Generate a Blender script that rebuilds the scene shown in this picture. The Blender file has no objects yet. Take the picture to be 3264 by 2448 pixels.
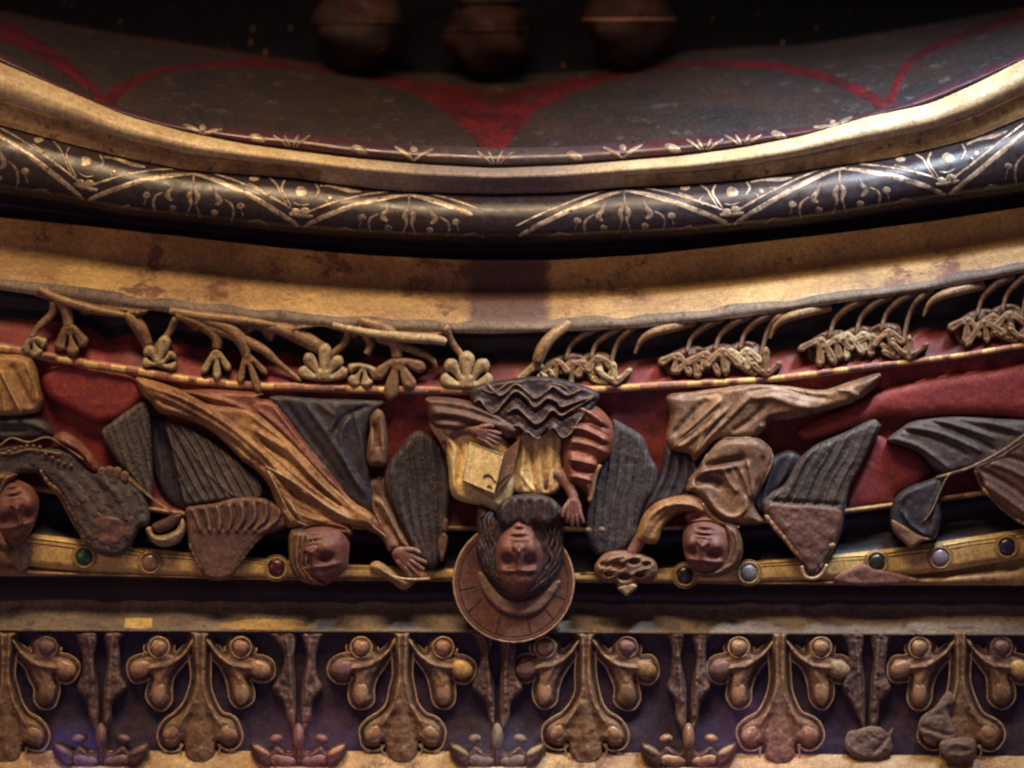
import bpy, math, random
import numpy as np
from mathutils import Vector
random.seed(7); rng = np.random.default_rng(7)
sc = bpy.context.scene; col = sc.collection

# ------------------------------------------------------------------ camera
S = 0.0005            # metres per unit of the drawing (3264 x 2448 units wide and high)
CX, CY, DC = 1632.0, 1224.0, 7000.0
cd = bpy.data.cameras.new('camera'); cam = bpy.data.objects.new('camera', cd); col.objects.link(cam)
cam.location = (0, -DC*S, 0); cam.rotation_euler = (math.radians(90), 0, 0)
cd.sensor_width = 36; cd.lens = 36*DC/3264; cd.clip_start = 0.05; cd.clip_end = 100
cd.dof.use_dof = True; cd.dof.focus_distance = DC*S - 0.01; cd.dof.aperture_fstop = 1.0
sc.camera = cam
sc.cycles.filter_width = 2.3
# ------------------------------------------------------------------ world and lamps
w = bpy.data.worlds.new('World'); sc.world = w; w.use_nodes = True
w.node_tree.nodes['Background'].inputs[0].default_value = (0.40, 0.27, 0.33, 1)
w.node_tree.nodes['Background'].inputs[1].default_value = 0.31
def lamp(name, kind, loc, target, power, color, size=0.3, size_y=None, spot=30, blend=.6, spread=180):
    l = bpy.data.lights.new(name, kind); l.energy = power; l.color = color
    if kind == 'AREA':
        l.size = size; l.spread = math.radians(spread)
        if size_y: l.shape = 'RECTANGLE'; l.size_y = size_y
    else: l.shadow_soft_size = size
    if kind == 'SPOT': l.spot_size = math.radians(spot); l.spot_blend = blend
    o = bpy.data.objects.new(name, l); col.objects.link(o); o.location = loc
    d = Vector(target)-Vector(loc); o.rotation_euler = d.to_track_quat('-Z', 'Y').to_euler()
    return o
lamp('key_lamp', 'AREA', (-0.30, -1.15, 1.95), (-0.1, 0, -0.27), 14.5, (1.0, 0.71, 0.42), 1.5, 0.45, spread=62)
lamp('window_light', 'AREA', (0.95, -0.55, 1.45), (0.50, 0, 0.30), 6.5, (0.74, 0.84, 1.0), 0.50, 0.06, spread=46)
lamp('side_fill', 'AREA', (-2.2, -1.8, 0.1), (0, 0, -0.05), 7, (1.0, 0.55, 0.38), 0.8)
lamp('low_glow', 'AREA', (0.2, -1.8, -1.5), (0, 0, -0.5), 2.8, (0.62, 0.42, 0.95), 0.9)
sc.view_settings.view_transform = 'Standard'; sc.view_settings.look = 'None'
sc.view_settings.exposure = -0.52; sc.view_settings.gamma = 1

# ------------------------------------------------------------------ helpers: coordinates
def W(x, y, d):
    x = np.asarray(x, float); y = np.asarray(y, float); d = np.asarray(d, float)
    k = (DC-d)/DC
    return np.stack([(x-CX)*k*S, -d*S, -(y-CY)*k*S], -1)
TI = dict(F=(0,0,1.4756), T1=(0,0,.4973), T2=(1080,0,.4973), T3=(2164,0,.4973),
          U1=(0,850,.40687), U2=(800,850,.40687), U3=(1600,850,.40687), U4=(2364,850,.40687),
          V1=(0,1400,.40687), V2=(800,1400,.40687), V3=(1600,1400,.40687), V4=(2364,1400,.40687),
          W1=(0,1900,.3707), W2=(800,1900,.3707), W3=(1600,1900,.3707), W4=(2444,1900,.3707),
          LA=(0,1150,.45208), CE=(1340,1200,.53055), RA=(1850,1180,.45208), FR=(2500,1200,.42187),
          MA=(800,1180,.44614))
def Q(t, pts):
    ox, oy, f = TI[t]
    return [(ox+p[0]*f, oy+p[1]*f)+tuple(p[2:]) for p in pts]
def cr(P, n=6, closed=False):
    P = np.asarray(P, float); m = len(P)
    if m < 3: 
        t = np.linspace(0, 1, n+1)[:, None]; return P[0]*(1-t)+P[-1]*t
    out = []
    rngs = range(m) if closed else range(m-1)
    for i in rngs:
        if closed: a, b, c, d = P[(i-1) % m], P[i], P[(i+1) % m], P[(i+2) % m]
        else: a, b, c, d = P[max(i-1, 0)], P[i], P[i+1], P[min(i+2, m-1)]
        for k in range(n):
            t = k/n
            out.append(.5*((2*b)+(c-a)*t+(2*a-5*b+4*c-d)*t*t+(3*b-a-3*c+d)*t**3))
    if not closed: out.append(P[-1])
    return np.array(out)
def curve(pts):
    p = np.array(pts, float); xs = np.linspace(-400, 3700, 821)
    sl0 = (p[1,1]-p[0,1])/(p[1,0]-p[0,0]); sl1 = (p[-1,1]-p[-2,1])/(p[-1,0]-p[-2,0])
    p = np.vstack([[-900, p[0,1]-sl0*(p[0,0]+900)], p, [4200, p[-1,1]+sl1*(4200-p[-1,0])]])
    xx = np.linspace(-900, 4200, 1021)
    yy = np.interp(xx, p[:,0], p[:,1])
    k = np.hanning(29); k /= k.sum()
    ys = np.convolve(yy, k, 'same')
    return lambda x: np.interp(x, xx[20:-20], ys[20:-20])

# ------------------------------------------------------------------ helpers: noise
_lat = rng.random((64, 64))
def vnoise(x, y, s):
    x = np.asarray(x)/s; y = np.asarray(y)/s
    xi = np.floor(x).astype(int); yi = np.floor(y).astype(int); fx = x-xi; fy = y-yi
    fx = fx*fx*(3-2*fx); fy = fy*fy*(3-2*fy)
    g = lambda a, b: _lat[a % 64, b % 64]
    return (g(xi,yi)*(1-fx)*(1-fy)+g(xi+1,yi)*fx*(1-fy)+g(xi,yi+1)*(1-fx)*fy+g(xi+1,yi+1)*fx*fy)*2-1

# ------------------------------------------------------------------ helpers: geometry (verts in drawing units x, y, depth)
def relief(outline, base=0, h=20, w=20, folds=(), step=5, back=None, extra=None, rough=1.3, smooth=True, power=2.0, ellip=None):
    P = cr(outline, 6, True) if smooth else np.asarray(outline, float)
    A = P; B = np.roll(P, -1, 0)
    x0, y0 = P.min(0)-step; x1, y1 = P.max(0)+step
    nx = max(3, int((x1-x0)/step)+1); ny = max(3, int((y1-y0)/step)+1)
    gx, gy = np.meshgrid(x0+np.arange(nx)*step, y0+np.arange(ny)*step, indexing='ij')
    def inside(px, py):
        r = np.zeros(px.shape, bool)
        for (ax, ay), (bx, by) in zip(A, B):
            if ay == by: continue
            c = ((ay > py) != (by > py)) & (px < (bx-ax)*(py-ay)/(by-ay)+ax)
            r ^= c
        return r
    cxm = gx[:-1,:-1]+step/2; cym = gy[:-1,:-1]+step/2
    keep = inside(cxm, cym)
    I, J = np.nonzero(keep)
    if len(I) == 0: return [], []
    vid = lambda i, j: i*ny+j
    quads = np.stack([vid(I,J), vid(I,J+1), vid(I+1,J+1), vid(I+1,J)], 1)
    cnt = {}
    for q in quads:
        for k in range(4):
            e = (q[k], q[(k+1) % 4]); cnt[e] = 1
    bnd = [e for e in cnt if (e[1], e[0]) not in cnt]
    used = np.unique(quads); remap = -np.ones(nx*ny, int); remap[used] = np.arange(len(used))
    vx = gx.ravel()[used].copy(); vy = gy.ravel()[used].copy()
    def near(px, py, A_, B_):
        best = np.full(px.shape, 1e9); bx = px.copy(); by = py.copy(); bs = np.zeros(px.shape)
        n = len(A_)
        for k in range(n):
            a = A_[k]; dlt = B_[k]-a; L = dlt@dlt+1e-9
            t = np.clip(((px-a[0])*dlt[0]+(py-a[1])*dlt[1])/L, 0, 1)
            qx = a[0]+t*dlt[0]; qy = a[1]+t*dlt[1]; d = np.hypot(px-qx, py-qy)
            m = d < best; best[m] = d[m]; bx[m] = qx[m]; by[m] = qy[m]; bs[m] = ((k+t)/n)[m]
        return best, bx, by, bs
    bid = np.unique(remap[np.array([e[0] for e in bnd])])
    _, sx, sy, _ = near(vx[bid], vy[bid], A, B)
    vx[bid] = sx; vy[bid] = sy
    dist, _, _, _ = near(vx, vy, A, B)
    t = np.clip(dist/w, 0, 1)
    d = base + h*(1-(1-t)**power)**(1/power if power > 1 else 1)
    edge = np.clip(dist/(w*.6), 0, 1)
    if ellip:
        ex, ey_, ea, eb_, an = ellip; c_, s_ = math.cos(an), math.sin(an)
        a_ = ((vx-ex)*c_+(vy-ey_)*s_)/ea; b_ = (-(vx-ex)*s_+(vy-ey_)*c_)/eb_
        d = base+h*np.sqrt(np.clip(1-.9*(a_*a_+b_*b_), 0, 1))-h*.3*(1-np.clip(dist/(w*.35), 0, 1))**2
        edge = np.clip(dist/(w*.3), 0, 1)
    for f in folds:
        pts, amp, wd = f[0], f[1], f[2]
        fp = cr(np.array(pts, float)[:, :2], 5) if len(pts) > 2 else np.array(pts, float)[:, :2]
        dd, _, _, bs = near(vx, vy, fp[:-1], fp[1:])
        end = np.clip(np.minimum(bs, 1-bs)*6+.25, 0, 1)
        d = d + amp*np.exp(-(dd/wd)**2)*end*(.35+.65*edge)
    if extra is not None: d = d + extra(vx, vy)*(.2+.8*edge)
    if rough: d = d + rough*edge*(vnoise(vx, vy, 23)+.5*vnoise(vx+91, vy+7, 9))
    V = list(zip(vx, vy, d)); Fc = [tuple(remap[q]) for q in quads]
    bk = base-25 if back is None else back
    bmap = {}
    for a, b in bnd:
        for q in (a, b):
            if q not in bmap:
                bmap[q] = len(V); V.append((vx[remap[q]], vy[remap[q]], bk))
    for a, b in bnd: Fc.append((remap[b], remap[a], bmap[a], bmap[b]))
    return V, Fc
def tube(pts, seg=8, n=5, flat=1.0, close=False):
    """pts: (x, y, d, r)"""
    P = cr(pts, n, close); V = []; Fc = []; m = len(P)
    for i in range(m):
        a = P[(i-1) % m] if (close or i > 0) else P[i]; b = P[(i+1) % m] if (close or i < m-1) else P[i]
        t = (b-a)[:3]; t = t/(np.linalg.norm(t)+1e-9)
        s = np.cross(t, [0, 0, 1.0]); s = s/(np.linalg.norm(s)+1e-9); u = np.cross(s, t)
        r = max(P[i][3], .3)
        for k in range(seg):
            a_ = 2*math.pi*k/seg
            V.append(tuple(P[i][:3]+s*r*math.cos(a_)+u*r*flat*math.sin(a_)))
    for i in range(m if close else m-1):
        j = (i+1) % m
        for k in range(seg):
            l = (k+1) % seg
            Fc.append((i*seg+k, i*seg+l, j*seg+l, j*seg+k))
    if not close:
        Fc.append(tuple(range(seg))[::-1]); Fc.append(tuple((m-1)*seg+k for k in range(seg)))
    return V, Fc
def dome(x, y, d, rx, ry, h, ang=0, n=16, m=6, lump=0):
    V = []; Fc = []; ca, sa = math.cos(ang), math.sin(ang)
    for j in range(m):
        f = j/m*math.pi/2
        for k in range(n):
            a = 2*math.pi*k/n; l = 1+lump*math.cos(3*a+j)
            ux, uy = rx*math.cos(f)*math.cos(a)*l, ry*math.cos(f)*math.sin(a)*l
            V.append((x+ux*ca-uy*sa, y+ux*sa+uy*ca, d+h*math.sin(f)))
    V.append((x, y, d+h))
    for j in range(m-1):
        for k in range(n):
            l = (k+1) % n; Fc.append((j*n+k, j*n+l, (j+1)*n+l, (j+1)*n+k))
    for k in range(n): Fc.append(((m-1)*n+k, (m-1)*n+(k+1) % n, m*n))
    return V, Fc
def ring(x, y, d, r, th, n=28):
    return tube([(x+r*math.cos(2*math.pi*k/12), y+r*math.sin(2*math.pi*k/12), d, th) for k in range(12)], 6, 3, close=True)
def ribbon(pts, dfun, rise=2.5, n=6):
    """pts: (x, y, halfwidth); lies on the surface whose depth is dfun(x, y)"""
    P = cr(pts, n); V = []; Fc = []
    for i in range(len(P)):
        a = P[max(i-1, 0)][:2]; b = P[min(i+1, len(P)-1)][:2]; t = b-a; t = t/(np.hypot(*t)+1e-9)
        s = np.array([-t[1], t[0]]); wd = max(P[i][2], .4)
        for o, rr in ((-1, .3), (-.6, rise), (0, rise*1.15), (.6, rise), (1, .3)):
            q = P[i][:2]+s*o*wd; V.append((q[0], q[1], float(dfun(q[0], q[1]))+rr))
    for i in range(len(P)-1):
        for k in range(4): Fc.append((i*5+k, i*5+k+1, (i+1)*5+k+1, (i+1)*5+k))
    return V, Fc
def blob(x, y, rx, ry, dfun, h=4, ang=0):
    V, Fc = dome(x, y, 0, rx, ry, h, ang, 12, 3, .06)
    return [(a, b, float(dfun(a, b))+c+.3) for a, b, c in V], Fc
def sweep(top, bot, prof, x0=-620, x1=3884, step=9, nt=26, t0=0., t1=1., rough=1.0, wob=0.):
    xs = np.arange(x0, x1+step, step); ts = np.linspace(t0, t1, nt)
    pt = np.array(prof, float)
    a = top(xs)[:, None]; b = bot(xs)[:, None]
    X = np.repeat(xs[:, None], nt, 1); Y = a+(b-a)*ts[None, :]
    D = np.interp(ts, pt[:,0], pt[:,1])
    k = np.array([.25,.5,.25]); 
    for _ in range(3): D = np.convolve(np.pad(D, 1, mode='edge'), k, 'valid')
    D = np.repeat(D[None, :], len(xs), 0)
    D = D+rough*(vnoise(X, Y, 60)+.5*vnoise(X+33, Y, 21))+wob*vnoise(X, Y*0, 260)
    V = list(zip(X.ravel(), Y.ravel(), D.ravel())); Fc = []
    for i in range(len(xs)-1):
        for j in range(nt-1):
            Fc.append((i*nt+j, (i+1)*nt+j, (i+1)*nt+j+1, i*nt+j+1))
    def dfun(x, y):
        t = (y-top(x))/(bot(x)-top(x)); return np.interp(t, pt[:,0], pt[:,1])
    return (V, Fc), dfun
# ------------------------------------------------------------------ helpers: objects
ORG = {}; KID = {}
def mk(name, geoms, mat, parent=None, loc=None, tri=False):
    if isinstance(geoms, tuple): geoms = [geoms]
    V = []; Fc = []
    for v, f in geoms:
        o = len(V); V += list(v); Fc += [tuple(int(i)+o for i in q) for q in f]
    A = np.array(V, float); A = W(A[:,0], A[:,1], A[:,2])
    org = ORG[parent.name] if parent else (np.array(loc) if loc is not None else (A.min(0)+A.max(0))/2)
    me = bpy.data.meshes.new(name); me.from_pydata((A-org).tolist(), [], Fc); me.update()
    me.polygons.foreach_set('use_smooth', [True]*len(me.polygons))
    me.materials.append(mat)
    o = bpy.data.objects.new(name, me); col.objects.link(o); ORG[o.name] = org
    if parent: o.parent = parent; KID.setdefault(parent.name, []).append(o)
    else: o.location = org
    return o
def tag(o, label, cat, group=None, kind=None):
    o['label'] = label; o['category'] = cat
    if group: o['group'] = group
    if kind: o['kind'] = kind
    return o
def thing(name, x, y, d, label, cat, group=None):
    o = bpy.data.objects.new(name, None); col.objects.link(o); L = W(x, y, d)
    o.location = L; ORG[o.name] = np.array(L); o.empty_display_size = .02
    return tag(o, label, cat, group)
def kids(o): return [c for c in col.objects if c.parent == o]
def copy_tree(o, parent=None, mats=None):
    c = o.copy(); col.objects.link(c); c.parent = parent
    for ch in KID.get(o.name, []): copy_tree(ch, c)
    return c
# ------------------------------------------------------------------ materials
def paint(name, c1, c2, scale=22, rough=.5, metal=0., bump=.35, chip=None, chip_t=.62, grain=.45, chip_scale=38, spec=.35, fine=520, wear=None, zone=None, mottle=.30):
    m = bpy.data.materials.new(name); m.use_nodes = True; nt = m.node_tree; N = nt.nodes; Lk = nt.links
    b = N['Principled BSDF']; tc = N.new('ShaderNodeTexCoord')
    def noise(s, det=4, r=.6):
        n = N.new('ShaderNodeTexNoise'); n.inputs['Scale'].default_value = s; n.inputs['Detail'].default_value = det
        n.inputs['Roughness'].default_value = r; Lk.new(tc.outputs['Object'], n.inputs['Vector']); return n
    def ramp(src, a, b_):
        r = N.new('ShaderNodeMapRange'); r.inputs['From Min'].default_value = a; r.inputs['From Max'].default_value = b_
        Lk.new(src, r.inputs['Value']); return r.outputs['Result']
    def mix(f, a, b_, typ='MIX'):
        x = N.new('ShaderNodeMix'); x.data_type = 'RGBA'; x.blend_type = typ
        for s, v in ((x.inputs[0], f), (x.inputs[6], a), (x.inputs[7], b_)):
            if isinstance(v, (int, float)): s.default_value = v
            elif isinstance(v, tuple): s.default_value = (*v, 1)
            else: Lk.new(v, s)
        return x.outputs[2]
    n1 = noise(scale, 6, .65); c = mix(ramp(n1.outputs['Fac'], .38, .62), c1, c2)
    if chip:
        n3 = noise(chip_scale, 8, .75); c = mix(ramp(n3.outputs['Fac'], chip_t, chip_t+.05), c, chip)
    if wear:
        ge = N.new('ShaderNodeNewGeometry'); n6 = noise(90, 4, .7)
        mu = N.new('ShaderNodeMath'); mu.operation = 'MULTIPLY'
        Lk.new(ramp(ge.outputs['Pointiness'], .515, .60), mu.inputs[0]); Lk.new(ramp(n6.outputs['Fac'], .35, .6), mu.inputs[1])
        c = mix(mu.outputs[0], c, wear)
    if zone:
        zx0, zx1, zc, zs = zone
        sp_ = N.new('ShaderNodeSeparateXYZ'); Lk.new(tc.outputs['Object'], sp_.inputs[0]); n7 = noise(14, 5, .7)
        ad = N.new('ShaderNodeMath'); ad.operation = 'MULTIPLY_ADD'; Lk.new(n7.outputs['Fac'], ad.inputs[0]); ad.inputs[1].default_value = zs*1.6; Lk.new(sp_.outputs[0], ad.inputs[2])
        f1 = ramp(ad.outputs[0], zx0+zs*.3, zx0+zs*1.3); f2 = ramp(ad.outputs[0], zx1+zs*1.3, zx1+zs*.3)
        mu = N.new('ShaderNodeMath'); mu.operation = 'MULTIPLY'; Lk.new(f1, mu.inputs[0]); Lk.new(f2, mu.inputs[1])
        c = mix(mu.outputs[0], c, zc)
    n2 = noise(fine*.55, 3, .9)
    g = N.new('ShaderNodeMapRange'); g.inputs['From Min'].default_value = .32; g.inputs['From Max'].default_value = .68
    g.inputs['To Min'].default_value = 1-grain; g.inputs['To Max'].default_value = 1+grain
    Lk.new(n2.outputs['Fac'], g.inputs['Value'])
    n8 = noise(115, 4, .75); g8 = N.new('ShaderNodeMapRange'); g8.inputs['From Min'].default_value = .32; g8.inputs['From Max'].default_value = .68
    g8.inputs['To Min'].default_value = 1-mottle; g8.inputs['To Max'].default_value = 1+mottle; Lk.new(n8.outputs['Fac'], g8.inputs['Value'])
    vm8 = N.new('ShaderNodeVectorMath'); vm8.operation = 'SCALE'; Lk.new(c, vm8.inputs[0]); Lk.new(g8.outputs['Result'], vm8.inputs['Scale']); c = vm8.outputs[0]
    vm = N.new('ShaderNodeVectorMath'); vm.operation = 'SCALE'; Lk.new(c, vm.inputs[0]); Lk.new(g.outputs['Result'], vm.inputs['Scale'])
    Lk.new(vm.outputs[0], b.inputs['Base Color'])
    rr = N.new('ShaderNodeMapRange'); rr.inputs['From Min'].default_value = .3; rr.inputs['From Max'].default_value = .7
    rr.inputs['To Min'].default_value = rough-.12; rr.inputs['To Max'].default_value = rough+.14
    n4 = noise(scale*3, 4, .6); Lk.new(n4.outputs['Fac'], rr.inputs['Value']); Lk.new(rr.outputs['Result'], b.inputs['Roughness'])
    b.inputs['Metallic'].default_value = metal; b.inputs['Specular IOR Level'].default_value = spec
    bp = N.new('ShaderNodeBump'); bp.inputs['Strength'].default_value = bump; bp.inputs['Distance'].default_value = .0007
    n5 = noise(240, 5, .7); Lk.new(n5.outputs['Fac'], bp.inputs['Height']); Lk.new(bp.outputs['Normal'], b.inputs['Normal'])
    return m
M = {}
M['cream'] = paint('cream_paint', (.60,.48,.28), (.46,.33,.18), 14, .48, 0, .3, (.24,.15,.08), .66, .35, zone=(-.22,.12,(.25,.20,.17),.14))
M['gold_stone'] = paint('gold_ochre_paint', (.48,.32,.14), (.30,.18,.08), 8, .5, .05, .4, (.18,.09,.05), .56, .45, 12)
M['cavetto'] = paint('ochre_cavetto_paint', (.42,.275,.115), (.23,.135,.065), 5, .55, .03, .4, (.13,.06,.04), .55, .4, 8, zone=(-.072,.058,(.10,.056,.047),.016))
M['faint'] = paint('faint_painted_scroll', (.27,.19,.13), (.13,.085,.065), 50, .42, .1, .3, (.05,.035,.03), .54, .5, 90)
M['dark_wing'] = paint('dark_wing_paint', (.060,.048,.048), (.033,.028,.034), 10, .6, 0, .5, (.10,.08,.07), .62, .5, wear=(.14,.11,.09))
M['red_lit'] = paint('lit_red_paint', (.27,.042,.036), (.18,.028,.030), 7, .62, 0, .3, (.16,.035,.03), .60, .45)  # brighter copy of the red wall paint, standing for light on it
M['cloth'] = paint('dark_hem_cloth', (.055,.032,.034), (.030,.021,.027), 20, .5, 0, .5, (.09,.06,.05), .62, .4)
M['sleeve'] = paint('dark_brown_sleeve', (.13,.065,.045), (.06,.034,.030), 20, .5, 0, .5, (.26,.16,.08), .62, .4, wear=(.30,.20,.11))
M['cushion'] = paint('pale_stone_cushion', (.25,.155,.105), (.17,.10,.075), 20, .55, 0, .5, (.12,.07,.05), .60, .4)
M['lily'] = paint('mauve_brown_lily', (.17,.105,.085), (.085,.055,.055), 20, .5, 0, .6, (.28,.19,.12), .60, .5, wear=(.27,.18,.13))
M['pale'] = paint('pale_yellow_gilding', (.78,.60,.28), (.60,.43,.17), 18, .42, .05, .4, (.30,.18,.09), .66, .4, wear=(.80,.66,.38))
M['gold'] = paint('gilding', (.66,.46,.17), (.48,.31,.11), 22, .46, .12, .35, (.24,.13,.06), .62, .35)
M['gold_dull'] = paint('dull_gilding', (.42,.28,.12), (.24,.14,.07), 22, .5, .1, .4, (.12,.06,.04), .58, .4)
M['brown'] = paint('brown_paint', (.26,.12,.06), (.13,.06,.04), 26, .5, .1, .5, (.36,.22,.10), .64, .4, wear=(.42,.27,.13))
M['repair'] = paint('mauve_repair', (.24,.13,.10), (.15,.075,.07), 30, .6, 0, .5, (.28,.17,.12), .62, .35)
M['red'] = paint('red_paint', (.24,.028,.024), (.09,.017,.024), 8, .6, 0, .4, (.30,.09,.05), .64, .45)
M['red_deep'] = paint('deep_red_paint', (.105,.009,.012), (.040,.007,.010), 12, .6, 0, .35, (.022,.012,.012), .54, .55, spec=.15)
M['dark'] = paint('dark_shade_groove_paint', (.028,.016,.024), (.018,.011,.022), 20, .45, 0, .3, (.06,.03,.03), .66, .4)
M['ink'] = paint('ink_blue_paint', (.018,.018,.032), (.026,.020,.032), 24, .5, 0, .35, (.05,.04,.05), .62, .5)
M['night'] = paint('blue_black_panel', (.0030,.0030,.005), (.005,.004,.005), 30, .6, 0, .3, (.016,.013,.014), .72, .5, 60, spec=.08)
M['band'] = paint('blue_brown_band', (.026,.015,.013), (.020,.017,.024), 16, .34, 0, .35, (.05,.033,.03), .62, .5, spec=.42)
M['purple'] = paint('purple_red_band', (.075,.018,.024), (.040,.018,.030), 10, .34, 0, .2, (.03,.016,.02), .58, .45, spec=.5, zone=(-.15,.16,(.07,.05,.06),.14))
M['web'] = paint('vault_web_paint', (.036,.021,.016), (.018,.017,.018), 7, .55, 0, .25, (.060,.050,.052), .58, .6, 26, spec=.25)
M['wing'] = paint('grey_wing_paint', (.095,.074,.064), (.050,.041,.043), 10, .6, 0, .5, (.13,.10,.085), .62, .5, wear=(.20,.16,.125))
M['wing_tip'] = paint('rosy_wing_paint', (.145,.075,.055), (.085,.048,.043), 14, .58, 0, .6, (.19,.125,.08), .60, .45, wear=(.30,.21,.13))
M['slate'] = paint('slate_cloth_paint', (.045,.037,.044), (.022,.020,.030), 16, .55, 0, .5, (.10,.07,.06), .64, .5, wear=(.12,.09,.08))
M['robe'] = paint('gilt_brown_robe', (.40,.23,.09), (.20,.09,.045), 10, .52, .06, .5, (.10,.04,.028), .57, .42, 20, wear=(.52,.36,.20))
M['robe_red'] = paint('red_brown_robe', (.25,.09,.05), (.14,.045,.035), 16, .48, .1, .5, (.36,.19,.10), .62, .4, wear=(.42,.24,.14))
M['robe_dark'] = paint('worn_brown_robe', (.25,.145,.08), (.11,.06,.042), 12, .48, .1, .5, (.08,.03,.022), .60, .4, wear=(.44,.29,.18))
M['skin'] = paint('ruddy_flesh_paint', (.20,.085,.065), (.11,.045,.040), 16, .5, 0, .4, (.07,.035,.03), .60, .4, wear=(.32,.19,.14))
M['hair'] = paint('gilt_brown_hair', (.18,.10,.055), (.08,.045,.035), 36, .45, .1, .6, (.28,.18,.09), .60, .45, wear=(.36,.24,.13))
M['hair_dark'] = paint('dark_beard_paint', (.055,.034,.034), (.028,.020,.025), 30, .55, 0, .6, (.09,.06,.05), .62, .5, wear=(.15,.10,.075))
M['pink'] = paint('pink_gold_fillet', (.46,.23,.13), (.34,.15,.10), 30, .5, .1, .3, (.13,.06,.05), .60, .3)
M['leaf'] = paint('pale_gilt_leaf', (.42,.33,.18), (.24,.17,.095), 22, .48, .05, .5, (.12,.07,.045), .58, .45, wear=(.54,.44,.27))
M['leaf_dark'] = paint('brown_gilt_leaf', (.24,.145,.075), (.14,.075,.045), 30, .46, .1, .5, (.38,.24,.11), .62, .45, wear=(.42,.28,.14))
M['sill'] = paint('grey_gold_sill', (.21,.165,.115), (.13,.095,.08), 7, .6, .03, .5, (.09,.065,.06), .56, .45)
M['frieze'] = paint('blue_purple_ground', (.024,.018,.047), (.045,.025,.038), 8, .55, 0, .5, (.085,.055,.05), .60, .55)
M['orn'] = paint('brown_rose_ornament', (.25,.15,.08), (.125,.07,.052), 16, .48, .06, .5, (.34,.23,.12), .58, .4, wear=(.50,.36,.20))
M['orn_rim'] = paint('dark_rim_ornament', (.095,.045,.038), (.055,.030,.030), 20, .5, 0, .5, (.20,.12,.08), .62, .4, wear=(.24,.15,.10))
M['orn_pad'] = paint('rose_gilt_pad', (.46,.29,.16), (.30,.17,.115), 22, .40, .15, .4, (.16,.08,.06), .60, .4, wear=(.58,.42,.26))
M['mauve'] = paint('mauve_bud_paint', (.24,.14,.125), (.16,.09,.09), 30, .42, .03, .35, (.34,.22,.16), .60, .35)
M['plaster'] = paint('bare_grey_plaster', (.25,.18,.14), (.16,.11,.09), 16, .8, 0, .9, (.10,.07,.06), .60, .4)
M['halo'] = paint('red_brown_halo', (.15,.065,.042), (.10,.045,.033), 20, .5, .05, .4, (.22,.11,.06), .64, .4)
M['rosegold'] = paint('gilt_painted_line', (.46,.36,.25), (.20,.145,.11), 50, .32, .2, .3, (.06,.04,.03), .56, .5, 90)
M['line'] = paint('dark_incised_line', (.05,.02,.015), (.03,.015,.01), 30, .6)
M['corbel'] = paint('dark_brown_corbel', (.040,.014,.010), (.012,.007,.007), 12, .6, 0, .6, (.06,.03,.02), .60, .5, spec=.15)
def gem(name, c): return paint(name, c, tuple(v*.5 for v in c), 60, .28, 0, .05, None, grain=.15, spec=.8, mottle=.1)

# ================================================================== mouldings of the arch
cD0 = curve([(0,199),(199,283),(398,368),(597,423),(796,462),(1100,502),(1350,525),(1577,537),(1826,527),(2180,497),(2363,472),(2562,433),(2761,373),(2960,333),(3109,268),(3264,189)])
cD1 = curve([(0,398),(199,452),(398,502),(597,542),(746,552),(945,567),(1100,590),(1279,610),(1577,618),(1786,614),(1975,597),(2180,588),(2363,572),(2512,552),(2661,527),(2810,508),(2960,477),(3109,438),(3264,373)])
cE1 = curve([(0,612),(199,641),(398,681),(597,701),(895,735),(1100,750),(1378,765),(1676,768),(1826,763),(2180,746),(2512,716),(2661,696),(2960,646),(3264,607)])
cF1 = curve(Q('F', [(0,470),(200,490),(400,512),(600,535),(800,552),(1000,562),(1200,562),(1400,550),(1600,528),(1800,505),(2000,480),(2212,448)]))
cG1 = curve(Q('F', [(0,625),(200,655),(350,672),(500,690),(700,705),(900,716),(1050,720),(1200,716),(1400,706),(1600,685),(1800,655),(2000,628),(2212,588)]))
cI0 = curve([(0,1093),(285,1147),(420,1165),(600,1196),(750,1213),(885,1218),(1100,1226),(1400,1232),(1700,1232),(1900,1228),(2200,1212),(2370,1203),(2500,1192),(2800,1155),(3080,1122),(3264,1090)])
cI1 = lambda x: cI0(x)+np.interp(x, [0,1500,3264], [30,27,20])
cJ1 = curve([(0,1540),(150,1562),(400,1610),(700,1655),(1000,1676),(1440,1683),(1900,1686),(2100,1683),(2400,1664),(2700,1628),(2850,1608),(3020,1586),(3140,1570),(3264,1550)])
cK0 = curve([(0,1690),(102,1701),(250,1718),(420,1743),(600,1762),(867,1782),(1097,1799),(1420,1812),(1850,1826),(2130,1811),(2365,1792),(2547,1778),(2649,1770),(2893,1742),(3137,1705),(3264,1685)])
cK1 = curve([(0,1786),(81,1803),(244,1819),(488,1831),(651,1837),(875,1840),(1400,1846),(2184,1856),(2445,1854),(2893,1832),(3015,1820),(3264,1778)])
cL0 = curve([(0,1836),(300,1836),(500,1840),(700,1845),(1000,1850),(1400,1853),(2400,1862),(2900,1865),(3264,1866)])
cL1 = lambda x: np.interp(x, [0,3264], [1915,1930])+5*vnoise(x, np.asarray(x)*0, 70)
cS1 = lambda x: np.interp(x, [0,1500,3264], [2011,2016,2026])
cM1 = lambda x: np.interp(x, [0,1500,3264], [2392,2395,2410])
cB1 = lambda x: 0*x+2600.

def mould(name, top, bot, prof, mat, label, cat, **k):
    g, f = sweep(top, bot, prof, **k); o = mk(name, g, mat)
    tag(o, label, cat); return o, f
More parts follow.
